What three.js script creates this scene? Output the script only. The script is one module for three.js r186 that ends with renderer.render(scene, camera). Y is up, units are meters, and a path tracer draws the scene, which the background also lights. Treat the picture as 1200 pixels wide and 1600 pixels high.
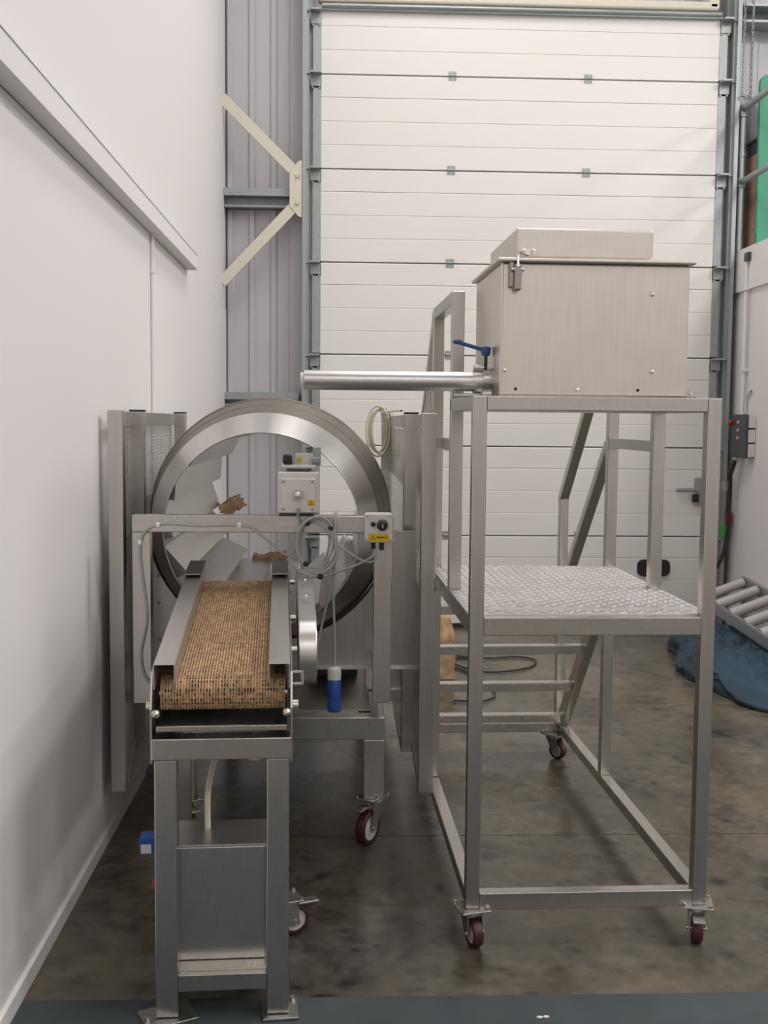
import * as THREE from 'three';
import { RoundedBoxGeometry } from 'three/addons/geometries/RoundedBoxGeometry.js';
import { mergeGeometries } from 'three/addons/utils/BufferGeometryUtils.js';
import { RectAreaLightUniformsLib } from 'three/addons/lights/RectAreaLightUniformsLib.js';

// ---------------------------------------------------------------- camera, exposure, lamps
const renderer = new THREE.WebGLRenderer({ antialias: true });
renderer.toneMapping = THREE.LinearToneMapping;
renderer.toneMappingExposure = 1.13;
renderer.shadowMap.enabled = true;
RectAreaLightUniformsLib.init();
const scene = new THREE.Scene();
scene.background = new THREE.Color(0x000000);
const camera = new THREE.PerspectiveCamera(2 * Math.atan(800 / 1750) * 180 / Math.PI, 0.75, 0.05, 60);
{
  const pitch = 0.0808, yaw = 0.0407, roll = 0.0089;
  const fwd = new THREE.Vector3(Math.sin(yaw) * Math.cos(pitch), -Math.sin(pitch), -Math.cos(yaw) * Math.cos(pitch));
  const right = new THREE.Vector3(Math.cos(yaw), 0, Math.sin(yaw));
  const up = right.clone().cross(fwd);
  camera.up.copy(up.multiplyScalar(Math.cos(roll)).addScaledVector(right, -Math.sin(roll)));
  camera.position.set(0, 1.5, 0);
  camera.lookAt(fwd.add(camera.position));
}
const ROOM = { left: -0.819, right: 2.86, back: -8.24, ceil: 6.6, front: 6.0, far: 10.0, blockEnd: -5.6 };
// fluorescent battens hung under the roof: [x, z, length along z, intensity]
const LAMPS = [[0.9, -6.0, 1.5, 8.5, 'nearest the end wall'], [0.9, -3.2, 1.5, 3, 'above the hopper stand'], [0.9, 4.4, 1.5, 9, 'behind the camera'],
  [4.6, -3.4, 1.5, 20, 'in the hall beside the storage deck'], [4.6, -0.2, 1.5, 18, 'in the middle of the hall'], [4.6, 4.4, 1.5, 9, 'at the near end of the hall'],
  [8.0, -3.4, 1.5, 22, 'along the far side, end bay'], [8.0, -0.2, 1.5, 18, 'along the far side, middle bay'], [5.4, -7.0, 1.5, 5, 'over the storage deck']];
const LAMP_COLOUR = [1, 0.965, 0.945];

// ---------------------------------------------------------------- helpers
let seed = 7;
const rnd = () => { seed = (seed * 1664525 + 1013904223) >>> 0; return seed / 4294967296; };
const rr = (a, b) => a + (b - a) * rnd();
const hash = (x, y) => { let h = Math.imul(x, 374761393) + Math.imul(y, 668265263) | 0; h = Math.imul(h ^ (h >>> 13), 1274126177); return ((h ^ (h >>> 16)) >>> 0) / 4294967296; };
function vnoise(x, y) {
  const xi = Math.floor(x), yi = Math.floor(y), fx = x - xi, fy = y - yi, u = fx * fx * (3 - 2 * fx), v = fy * fy * (3 - 2 * fy);
  return (hash(xi, yi) * (1 - u) + hash(xi + 1, yi) * u) * (1 - v) + (hash(xi, yi + 1) * (1 - u) + hash(xi + 1, yi + 1) * u) * v;
}
const fbm = (x, y, o = 4) => { let s = 0, a = 0.5, t = 0; for (let i = 0; i < o; i++) { s += a * vnoise(x, y); t += a; x = x * 2.03 + 17.1; y = y * 2.03 + 9.7; a *= 0.5; } return s / t; };
function tex(w, h, fn, srgb) {
  const d = new Uint8Array(w * h * 4);
  for (let y = 0; y < h; y++) for (let x = 0; x < w; x++) {
    const c = fn(x / w, y / h), i = (y * w + x) * 4;
    for (let k = 0; k < 3; k++) d[i + k] = Math.max(0, Math.min(255, Math.round(255 * (c.length ? c[k] : c))));
    d[i + 3] = 255;
  }
  const t = new THREE.DataTexture(d, w, h);
  t.wrapS = t.wrapT = THREE.RepeatWrapping; t.magFilter = THREE.LinearFilter; t.minFilter = THREE.LinearMipmapLinearFilter; t.generateMipmaps = true;
  if (srgb) t.colorSpace = THREE.SRGBColorSpace;
  t.needsUpdate = true;
  return t;
}
const lin = (r, g, b) => new THREE.Color().setRGB(r, g, b);
const std = (c, roughness, metalness = 0, o = {}) => new THREE.MeshStandardMaterial({ color: c, roughness, metalness, side: THREE.DoubleSide, ...o });
const taken = {};
const numbered = (n) => { const k = taken[n] = (taken[n] ?? -1) + 1; return k ? `${n}_${String(k).padStart(3, '0')}` : n; };
function tag(o, label, category, group, kind) { Object.assign(o.userData, { label, category }); if (group) o.userData.group = group; if (kind) o.userData.kind = kind; return o; }
function thing(name, label, category, [x, y, z] = [0, 0, 0], turn = 0, group, kind) {
  const g = new THREE.Group(); g.name = numbered(name); g.position.set(x, y, z); g.rotation.y = turn; scene.add(g);
  return tag(g, label, category, group, kind);
}
function mesh(parent, name, geo, mat, pos, rot) {
  const m = new THREE.Mesh(geo, mat); m.name = parent === scene ? numbered(name) : name;
  if (pos) m.position.set(...pos); if (rot) m.rotation.set(...rot);
  m.castShadow = m.receiveShadow = true; parent.add(m); return m;
}
function sub(parent, name, pos, rot) { const g = new THREE.Group(); g.name = name; if (pos) g.position.set(...pos); if (rot) g.rotation.set(...rot); parent.add(g); return g; }
const rbox = (w, h, d, r = 0.003) => new RoundedBoxGeometry(w, h, d, 1, Math.min(r, w / 2.2, h / 2.2, d / 2.2));
// box given by its extents
const span = (x0, x1, y0, y1, z0, z1, r = 0.003) => rbox(x1 - x0, y1 - y0, Math.abs(z1 - z0), r).translate((x0 + x1) / 2, (y0 + y1) / 2, (z0 + z1) / 2);
const cbox = (x0, x1, y0, y1, z0, z1) => new THREE.BoxGeometry(x1 - x0, y1 - y0, Math.abs(z1 - z0)).translate((x0 + x1) / 2, (y0 + y1) / 2, (z0 + z1) / 2);
// square bar between two points
function bar(a, b, w = 0.04, h = 0.04, r = 0.003, roll = 0) {
  const A = new THREE.Vector3(...a), B = new THREE.Vector3(...b), L = A.distanceTo(B);
  const dir = B.clone().sub(A).normalize(), upv = Math.abs(dir.y) > 0.98 ? new THREE.Vector3(0, 0, 1) : new THREE.Vector3(0, 1, 0);
  const m = new THREE.Matrix4().lookAt(new THREE.Vector3(), dir, upv);
  const g = rbox(w, h, L, r); if (roll) g.rotateZ(roll);
  return g.applyMatrix4(m).translate((A.x + B.x) / 2, (A.y + B.y) / 2, (A.z + B.z) / 2);
}
function rod(a, b, r = 0.01, seg = 16, r2 = r) {
  const A = new THREE.Vector3(...a), B = new THREE.Vector3(...b);
  const g = new THREE.CylinderGeometry(r2, r, A.distanceTo(B), seg);
  return g.applyQuaternion(new THREE.Quaternion().setFromUnitVectors(new THREE.Vector3(0, 1, 0), B.clone().sub(A).normalize())).translate((A.x + B.x) / 2, (A.y + B.y) / 2, (A.z + B.z) / 2);
}
const cable = (pts, r = 0.004, seg = 60, rs = 8, closed = false) => new THREE.TubeGeometry(new THREE.CatmullRomCurve3(pts.map((p) => new THREE.Vector3(...p)), closed, 'centripetal'), seg, r, rs, closed);
const merge = (list) => mergeGeometries(list.map((g) => (g.index ? g.toNonIndexed() : g)));
const lathe = (pts, seg = 64) => new THREE.LatheGeometry(pts.map((p) => new THREE.Vector2(p[0], p[1])), seg);
const boltHead = (r = 0.006, h = 0.004) => new THREE.CylinderGeometry(r * 0.8, r, h, 12).rotateX(Math.PI / 2);   // faces +z
function extr(pts, depth, bevel = 0) {
  const s = new THREE.Shape(pts.map((p) => new THREE.Vector2(...p)));
  return new THREE.ExtrudeGeometry(s, { depth, bevelEnabled: bevel > 0, bevelSize: bevel, bevelThickness: bevel, bevelSegments: 1 });
}

// ---------------------------------------------------------------- materials
const brush = tex(256, 256, (u, v) => 0.88 + 0.12 * (0.6 * vnoise(u * 256, v * 6) + 0.4 * vnoise(u * 90, v * 3)));
const brushC = tex(256, 256, (u, v) => { const k = 0.94 + 0.06 * (0.5 * vnoise(u * 200, v * 5 + 40) + 0.5 * fbm(u * 6, v * 6)); return [k, k, k]; }, true);
const galvC = tex(256, 256, (u, v) => { const k = 0.82 + 0.18 * (0.6 * hash(Math.floor(u * 40 + vnoise(u * 60, v * 60) * 1.4), Math.floor(v * 40 + vnoise(u * 60 + 9, v * 60) * 1.4)) + 0.4 * fbm(u * 12, v * 12)); return [k, k, k]; }, true);
const M = {
  steel: std(lin(0.58, 0.56, 0.525), 0.28, 1, { roughnessMap: brush, map: brushC }),
  steelBright: std(lin(0.68, 0.66, 0.64), 0.38, 1, { roughnessMap: brush, map: brushC }),
  steelDull: std(lin(0.40, 0.375, 0.345), 0.42, 1, { roughnessMap: brush, map: brushC }),
  steelHopper: std(lin(0.74, 0.705, 0.65), 0.40, 1, { roughnessMap: brush, map: brushC }),
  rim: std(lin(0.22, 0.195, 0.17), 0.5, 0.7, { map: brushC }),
  galv: std(lin(0.46, 0.50, 0.50), 0.5, 0.75, { map: galvC }),
  motorPaint: std(lin(0.13, 0.14, 0.145), 0.45),
  zinc: std(lin(0.62, 0.60, 0.52), 0.35, 1),
  chrome: std(lin(0.8, 0.8, 0.8), 0.15, 1),
  black: std(lin(0.015, 0.015, 0.016), 0.5),
  rubber: std(lin(0.02, 0.021, 0.022), 0.75),
  tyre: std(lin(0.055, 0.012, 0.012), 0.5),
  hub: std(lin(0.55, 0.53, 0.53), 0.45),
  whitePaint: std(lin(0.80, 0.775, 0.765), 0.55),
  doorWhite: std(lin(0.80, 0.78, 0.75), 0.42),
  creamPaint: std(lin(0.68, 0.64, 0.53), 0.5),
  cladding: std(lin(0.52, 0.515, 0.53), 0.45, 0.1),
  plasticGrey: std(lin(0.66, 0.64, 0.60), 0.45),
  plasticDark: std(lin(0.055, 0.062, 0.07), 0.45),
  cableGrey: std(lin(0.36, 0.37, 0.36), 0.5),
  cableCream: std(lin(0.60, 0.56, 0.46), 0.5),
  cableBlack: std(lin(0.02, 0.02, 0.02), 0.5),
  blue: std(lin(0.012, 0.07, 0.33), 0.4),
  blueLever: std(lin(0.03, 0.085, 0.24), 0.4),
  red: std(lin(0.42, 0.02, 0.015), 0.35),
  green: std(lin(0.06, 0.29, 0.18), 0.5),
  greenTag: std(lin(0.06, 0.38, 0.05), 0.5),
  yellow: std(lin(0.62, 0.46, 0.03), 0.5),
  wheelGrey: std(lin(0.5, 0.5, 0.5), 0.4),
  tie: std(lin(0.8, 0.78, 0.72), 0.4),
};
M.cardboard = std(0xffffff, 0.85, 0, { map: tex(256, 256, (u, v) => { const k = 0.85 + 0.25 * fbm(u * 10, v * 40); return [0.72 * k, 0.58 * k, 0.46 * k]; }, true) });
M.paper = std(0xffffff, 0.85, 0, { map: tex(256, 256, (u, v) => { const k = 0.8 + 0.35 * fbm(u * 7, v * 7); return [0.72 * k, 0.585 * k, 0.45 * k]; }, true) });
M.belt = std(0xffffff, 0.8, 0, { map: tex(256, 256, (u, v) => { const k = 0.62 + 0.6 * fbm(u * 30, v * 30, 3); return [0.76 * k, 0.63 * k, 0.485 * k]; }, true) });
M.plate = std(lin(0.84, 0.81, 0.80), 0.42, 0.85, { map: tex(256, 256, (u, v) => { const k = 0.86 + 0.14 * fbm(u * 14, v * 14); return [k, k, k]; }, true) });
M.tarp = std(0xffffff, 0.6, 0, { map: tex(256, 256, (u, v) => { const k = 0.7 + 0.6 * fbm(u * 9, v * 9); return [0.12 * k, 0.235 * k, 0.30 * k]; }, true) });
M.zincPlate = std(lin(0.5, 0.5, 0.48), 0.4, 1, { map: galvC });
// power-floated concrete, 8 m x 12 m, one texture so that nothing repeats in view
M.floor = (() => {
  const W = 1024, H = 1536, S = 8, T = 12;
  const col = tex(W, H, (u, v) => {
    const x = u * S, y = v * T;
    const big = fbm(x * 0.7 + 3, y * 0.7 + 8, 4), mid = fbm(x * 3 + 31, y * 2.2, 4), fine = fbm(x * 40, y * 40, 2);
    const spk = fbm(x * 14 + 5, y * 14, 3);
    let k = 0.27 + 0.26 * (big - 0.5) + 0.34 * (mid - 0.5) + 0.20 * (fine - 0.5) + 0.22 * (spk - 0.5);
    if (spk < 0.30) k -= 0.06;
    const stain = Math.max(0, fbm(x * 1.6 + 70, y * 1.6 + 20, 4) - 0.56) * 1.1;
    k -= stain * 0.45;
    const scr = vnoise(x * 2 + 50, y * 60 + x * 11); if (scr > 0.965) k += 0.06;
    const warm = (fbm(x * 1.1 + 11, y * 1.1 + 90, 3) - 0.5) * 1.4 + (fbm(x * 5 + 1, y * 5, 2) - 0.5) * 0.8;
    return [k * (1.20 + 0.12 * warm), k * 1.01, k * (0.69 - 0.16 * warm)].map((c) => Math.pow(Math.max(0.005, c * 0.28), 1 / 2.2));
  }, true);
  const rough = tex(512, 768, (u, v) => { const x = u * S, y = v * T; return 0.15 + 0.27 * fbm(x * 2.4, y * 2.4, 4) + 0.1 * (fbm(x * 20, y * 20, 2) - 0.5); });
  return std(0xffffff, 1, 0, { map: col, roughnessMap: rough });
})();
M.floorBlue = std(0xffffff, 0.75, 0, { map: tex(512, 128, (u, v) => { const k = 0.86 + 0.28 * (fbm(u * 24, v * 4, 4) - 0.5) + 0.1 * (fbm(u * 160, v * 30, 2) - 0.5); return [0.29 * k, 0.33 * k, 0.35 * k]; }, true) });

// ---------------------------------------------------------------- setting
const B = ROOM.back, DZ = -8.09;
{
  const f = mesh(scene, 'floor', new THREE.BoxGeometry(11.4, 0.2, 14.8), M.floor, [4.6, -0.1, -1.2]);
  const uv = f.geometry.attributes.uv, p = f.geometry.attributes.position;
  for (let i = 0; i < uv.count; i++) uv.setXY(i, (p.getX(i) + 5.7) / 8, (p.getZ(i) + 7.4) / 12);
  tag(f, 'worn grey brown power floated concrete floor', 'floor', null, 'structure');
  const joint = mesh(scene, 'trim_1', cbox(-0.81, 2.85, 0.0002, 0.0010, -3.9565, -3.9535), M.plasticDark);
  tag(joint, 'thin dark saw cut joint running across the concrete floor', 'floor joint', null, 'structure');
  const s = mesh(scene, 'trim_2', cbox(ROOM.left, 6.0, 0.0004, 0.002, -2.812, -0.9), M.floorBlue);
  tag(s, 'blue grey painted walkway band across the floor at the front', 'floor marking', null, 'structure');
  const c = mesh(scene, 'ceiling', new THREE.BoxGeometry(11.4, 0.2, 14.8), M.whitePaint, [4.6, ROOM.ceil + 0.1, -1.2]);
  tag(c, 'pale grey sheeted roof lining high overhead', 'ceiling', null, 'structure');
  // left wall: two tiers of smooth white lining boards with a fine joint
  const wl = thing('wall_left', 'smooth white panelled wall along the left side', 'wall', [0, 0, 0], 0, null, 'structure');
    mesh(wl, 'panel', cbox(-1.0, ROOM.left, 0, 2.296, -8.225, 6.0), M.whitePaint);
  mesh(wl, 'panel', cbox(-1.0, ROOM.left - 0.003, 2.300, ROOM.ceil, -8.225, 6.0), M.whitePaint);
  const bb = mesh(scene, 'baseboard_left', span(ROOM.left - 0.001, ROOM.left + 0.012, 0, 0.05, -4.66, 5.9, 0.002), M.whitePaint);
  tag(bb, 'narrow white skirting strip at the foot of the left wall', 'skirting', null, 'structure');
  const wf = mesh(scene, 'wall_front', new THREE.BoxGeometry(11.4, ROOM.ceil, 0.2), M.whitePaint, [4.6, ROOM.ceil / 2, ROOM.front + 0.1]);
  tag(wf, 'plain white wall behind the camera', 'wall', null, 'structure');
  const wfar = mesh(scene, 'wall_far', new THREE.BoxGeometry(0.2, ROOM.ceil, 14.8), M.cladding, [ROOM.far + 0.1, ROOM.ceil / 2, -1.2]);
  tag(wfar, 'grey sheeted far side wall of the hall', 'wall', null, 'structure');
  // back wall: backing plus trapezoidal sheets
  const wb = thing('wall_back', 'grey ribbed steel cladding of the end wall around the roller door', 'wall', [0, 0, 0], 0, null, 'structure');
  mesh(wb, 'backing', cbox(-1.1, 10.2, 0, ROOM.ceil, B - 0.2, B - 0.04), M.cladding);
  const sheet = (x0, x1, y0, y1, mat, pitch = 0.155) => {
    const top = [], n = Math.round((x1 - x0) / pitch), p = (x1 - x0) / n;
    for (let i = 0; i < n; i++) { const a = x0 + i * p; top.push([a, 0], [a + p * 0.10, -0.016], [a + p * 0.30, -0.016], [a + p * 0.40, 0]); }
    top.push([x1, 0]);
    const pts = [...top, [x1, 0.012], [x0, 0.012]];
    const g = extr(pts, y1 - y0).rotateX(-Math.PI / 2);   // shape -y -> +z, extrude -> +y
    return g.translate(0, y0, B);
  };
  for (const [x0, x1, y0, y1, m] of [[-0.82, -0.355, 0, ROOM.ceil, M.cladding], [2.80, 5.2, 0, ROOM.ceil, M.cladding], [5.2, 10.0, 0, ROOM.ceil, M.cladding], [-0.10, 2.58, 4.46, ROOM.ceil, M.cladding]])
    mesh(wb, 'cladding_sheet', sheet(x0, x1, y0, y1, m), m);
  mesh(wb, 'flashing', cbox(-0.36, -0.262, 0, ROOM.ceil, B - 0.02, B + 0.03), M.cladding);
  // two galvanised girts and the cream bracing in front of the cladding
  for (const [y0, y1] of [[3.005, 3.13], [1.605, 1.70]]) {
    const g = merge([cbox(-0.82, -0.29, y1 - 0.052, y1, B + 0.02, B + 0.16), cbox(-0.82, -0.29, y0, y1 - 0.05, B + 0.02, B + 0.05), cbox(-0.82, -0.29, y0, y0 + 0.012, B + 0.02, B + 0.13)]);
    mesh(wb, 'girt', g, M.galv);
  }
  const wr = thing('wall_right', 'white partition wall with a fascia band on the right', 'wall', [0, 0, 0], 0, null, 'structure');
  mesh(wr, 'panel', cbox(ROOM.right, ROOM.right + 0.12, 0, 2.72, -8.15, ROOM.blockEnd), M.whitePaint);
  mesh(wr, 'return_panel', cbox(ROOM.right + 0.12, ROOM.far, 0, 2.72, ROOM.blockEnd - 0.12, ROOM.blockEnd), M.whitePaint);
  mesh(wr, 'fascia', cbox(ROOM.right - 0.02, ROOM.right + 0.14, 2.44, 2.735, -8.16, ROOM.blockEnd + 0.02), M.whitePaint);
  const deck = mesh(scene, 'floor_mezzanine', cbox(ROOM.right + 0.14, ROOM.far, 2.55, 2.70, -8.2, ROOM.blockEnd), M.cladding);
  tag(deck, 'storage deck floor on top of the right partition', 'mezzanine', null, 'structure');
  // beam boxing on the left wall
  const bm = thing('wall_beam', 'white boxed beam running along the left wall above head height', 'beam', [0, 0, 0], 0, null, 'structure');
  mesh(bm, 'casing', span(ROOM.left, -0.761, 2.298, 2.372, -6.098, 4.4, 0.002), M.whitePaint);
  mesh(bm, 'lid', span(ROOM.left, -0.758, 2.372, 2.378, -6.098, 4.4, 0.001), M.whitePaint);
  mesh(bm, 'end_cap', span(ROOM.left, -0.759, 2.296, 2.378, -6.104, -6.094, 0.001), M.whitePaint);
  const cd = thing('cable_conduit', 'thin white conduit dropping down the left wall from the boxed beam', 'conduit');
  mesh(cd, 'tube', rod([-0.811, 1.2, -4.95], [-0.811, 2.30, -4.95], 0.009, 12), M.whitePaint);
  mesh(cd, 'coupling', rod([-0.811, 2.13, -4.95], [-0.811, 2.14, -4.95], 0.014, 12), M.whitePaint);
}
// K brace between wall and door post
{
  const k = thing('steel_brace', 'cream painted knee brace of two diagonal bars left of the shutter', 'brace', [0, 0, 0]);
  mesh(k, 'diagonal_bar', bar([-0.83, 3.735, -8.03], [-0.335, 3.25, -8.03], 0.02, 0.075, 0.002), M.creamPaint);
  mesh(k, 'diagonal_bar', bar([-0.83, 2.465, -8.03], [-0.335, 2.985, -8.03], 0.02, 0.075, 0.002), M.creamPaint);
  mesh(k, 'gusset_plate', extr([[-0.268, 2.92], [-0.268, 3.315], [-0.295, 3.305], [-0.355, 3.225], [-0.355, 3.0], [-0.295, 2.93]], 0.012).translate(0, 0, -8.026), M.creamPaint);
  for (const y of [3.205, 3.02]) mesh(k, 'bolt', boltHead(0.016, 0.012), M.zinc, [-0.30, y, -8.008]);
}
// ---------------------------------------------------------------- sectional door
const SEC = 0.6501, J6 = 0.6794, XL = -0.1373, XR = 2.6844;
{
  const d = thing('door_1', 'tall white sectional overhead door of ribbed panels', 'door', [0, 0, 0], 0, null, 'structure');
  const W = XR - XL, cx = (XL + XR) / 2, h = SEC / 4;
  const prof = (hh) => {   // strip profile with chamfered long edges, swept along x
    const c = 0.006, q = 0.004, t = 0.038;
    return extr([[-t / 2, -hh / 2], [t / 2 - 0.003, -hh / 2], [t / 2, -hh / 2 + 0.002], [t / 2, hh / 2 - c], [t / 2 - q, hh / 2], [-t / 2, hh / 2]], W).rotateY(-Math.PI / 2);
  };
  const g0 = prof(h - 0.0004), gTop = prof(h - 0.010);
  const strip = (y, g) => mesh(d, 'door_panel', g, M.doorWhite, [cx + W / 2, y, DZ - 0.019]);
  for (let s = -1; s < 6; s++) {
    const y0 = J6 + s * SEC;
    for (let k = 0; k < 4; k++) {
      const y = y0 + (k + 0.5) * h;
      if (y + h / 2 > 4.34) { if (y - h / 2 < 4.30) strip((y - h / 2 + 4.362) / 2, prof(4.362 - y + h / 2)); continue; }
      if (y < 0.05) continue;
      strip(y + (k === 3 ? -0.0035 : 0), k === 3 ? gTop : g0);
    }
  }
  // (shape x -> -z after the turn, so the chamfered face looks into the room)
  mesh(d, 'core', cbox(XL, XR, 0.02, 4.35, DZ - 0.075, DZ - 0.06), M.doorWhite);
  mesh(d, 'bottom_seal', span(XL, XR, 0.001, 0.03, DZ - 0.04, DZ + 0.012, 0.006), M.rubber);
  const hinge = [cbox(-0.028, 0.028, -0.03, -0.006, 0, 0.004), cbox(-0.028, 0.028, 0.006, 0.03, 0, 0.004), new THREE.CylinderGeometry(0.007, 0.007, 0.05, 10).rotateZ(Math.PI / 2).translate(0, 0, 0.008),
    boltHead(0.005, 0.005).translate(-0.018, 0.018, 0.006), boltHead(0.005, 0.005).translate(0.018, 0.018, 0.006), boltHead(0.005, 0.005).translate(-0.018, -0.018, 0.006), boltHead(0.005, 0.005).translate(0.018, -0.018, 0.006)];
  const hg = merge(hinge);
  for (let s = 0; s < 6; s++) for (const x of [0.785, 1.75]) mesh(d, 'hinge', hg, M.galv, [x, J6 + s * SEC, DZ + 0.001]);
  // end stiles
  for (const [a, b] of [[-0.198, -0.137], [2.684, 2.742]]) for (let s = -1; s < 6; s++) {
    const y0 = J6 + s * SEC; if (y0 > 4.3) continue;
    mesh(d, 'end_stile', span(a, b, Math.max(0.03, y0 + 0.004), Math.min(4.30, y0 + SEC - 0.10), DZ - 0.03, DZ + 0.006, 0.003), M.galv);
  }
  // grip and latch
  const gr = sub(d, 'grip', [2.315, 0.445, DZ + 0.001]);
  const sh = new THREE.Shape(); const w = 0.118, hh = 0.058, r = 0.05;
  sh.moveTo(-w + r, -hh); sh.lineTo(w - r, -hh); sh.quadraticCurveTo(w, -hh, w, -hh + r); sh.lineTo(w, hh - r); sh.quadraticCurveTo(w, hh, w - r, hh); sh.lineTo(-w + r, hh); sh.quadraticCurveTo(-w, hh, -w, hh - r); sh.lineTo(-w, -hh + r); sh.quadraticCurveTo(-w, -hh, -w + r, -hh);
  const hole = new THREE.Path(); hole.absellipse(0, 0, 0.078, 0.034, 0, Math.PI * 2); sh.holes.push(hole);
  mesh(gr, 'rim', new THREE.ExtrudeGeometry(sh, { depth: 0.012, bevelEnabled: true, bevelSize: 0.004, bevelThickness: 0.006, bevelSegments: 2, curveSegments: 10 }), M.black);
  mesh(gr, 'recess', cbox(-0.085, 0.085, -0.04, 0.04, 0.0, 0.003), M.rubber);
  const la = sub(d, 'latch', [2.60, 1.02, DZ + 0.001]);
  mesh(la, 'lever', span(-0.14, 0.03, -0.012, 0.014, 0.02, 0.04, 0.006), M.zincPlate);
  mesh(la, 'body', span(0.0, 0.07, -0.11, 0.09, 0, 0.022, 0.006), M.galv);
  mesh(la, 'catch', span(-0.02, 0.03, -0.09, -0.03, 0.02, 0.034, 0.004), M.black);
}
// tracks with roller brackets
function track(side, label) {
  const s = side === 'L' ? 1 : -1, t = thing('door_track', label, 'door track', [0, 0, 0], 0, 'galvanised door tracks');
  const X = (v) => (s > 0 ? -0.137 - v : 2.684 + v);   // v: distance outwards from the door edge
  const ext = (v0, v1) => [Math.min(X(v0), X(v1)), Math.max(X(v0), X(v1))];
  let [a, b] = ext(0.100, 0.128); mesh(t, 'post_flange', cbox(a, b, 0.002, 6.2, B + 0.02, -8.005), M.galv);
  [a, b] = ext(0.060, 0.100); mesh(t, 'channel', cbox(a, b, 0.002, 6.2, B + 0.03, DZ - 0.035), M.galv);
  [a, b] = ext(0.084, 0.100); mesh(t, 'lip', cbox(a, b, 0.002, 6.2, DZ - 0.035, -8.04), M.galv);
  for (let k = 0; k < 7; k++) {
    const y = k < 6 ? J6 + k * SEC : 4.352;
    const br = sub(t, 'roller_bracket', [0, y - 0.006, 0]);
    [a, b] = ext(0.004, 0.075); mesh(br, 'shelf', cbox(a, b, -0.012, 0.0, DZ + 0.005, -8.0), M.galv);
    mesh(br, 'face', cbox(a, b, -0.085, -0.012, DZ + 0.006, DZ + 0.016), M.galv);
    [a, b] = ext(0.075, 0.105); mesh(br, 'pin', rod([a, -0.012, -8.03], [b, -0.012, -8.03], 0.008, 10), M.galv);
    [a, b] = ext(0.012, 0.06);
    for (const xx of [a, b]) mesh(br, 'bolt', boltHead(0.008, 0.006), M.galv, [xx, -0.094, DZ + 0.012]);
  }
}
track('L', 'galvanised vertical track at the left edge of the shutter with roller brackets');
track('R', 'galvanised vertical track at the right edge of the shutter with roller brackets');
{
  const l = thing('door_header', 'cream framed opening with a galvanised bar above the door', 'door header', [0, 0, 0]);
  mesh(l, 'shaft', rod([-0.134, 4.378, -8.05], [2.68, 4.378, -8.05], 0.017, 16), M.galv);
  mesh(l, 'seal_strip', cbox(-0.14, 2.69, 4.352, 4.366, -8.10, -8.055), M.galv);
  mesh(l, 'bottom_rail', span(-0.165, 2.66, 4.398, 4.462, -8.12, -8.03, 0.02), M.creamPaint);
  for (const [a, b] of [[-0.165, -0.115], [2.585, 2.66]]) mesh(l, 'side_rail', span(a, b, 4.41, 5.4, -8.12, -8.03, 0.015), M.creamPaint);
  mesh(l, 'top_rail', span(-0.165, 2.66, 5.36, 5.43, -8.12, -8.03, 0.02), M.creamPaint);
}
// ---------------------------------------------------------------- lamps
LAMPS.forEach(([x, z, len, I, wh]) => {
  const t = thing('ceiling_light', 'long white fluorescent batten hung from the roof ' + wh, 'ceiling light', [x, ROOM.ceil - 0.42, z], 0, 'roof battens');
  mesh(t, 'housing', span(-0.62, 0.62, 0.02, 0.09, -len / 2 - 0.02, len / 2 + 0.02, 0.01), M.whitePaint);
  const glow = new THREE.MeshStandardMaterial({ color: 0xffffff, emissive: lin(...LAMP_COLOUR), emissiveIntensity: 2.5, roughness: 0.6 });
  mesh(t, 'diffuser', cbox(-0.6, 0.6, 0.0, 0.022, -len / 2, len / 2), glow);
  for (const [dx, dz] of [[-0.5, -0.6], [0.5, 0.6], [-0.5, 0.6], [0.5, -0.6]]) mesh(t, 'hanger', rod([dx, 0.09, dz], [dx, 0.42, dz], 0.005, 8), M.galv);
  const L = new THREE.RectAreaLight(lin(...LAMP_COLOUR), I, 1.2, len); L.position.set(0, -0.01, 0); L.rotation.x = -Math.PI / 2; L.castShadow = true;
  t.add(L);
});

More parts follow.
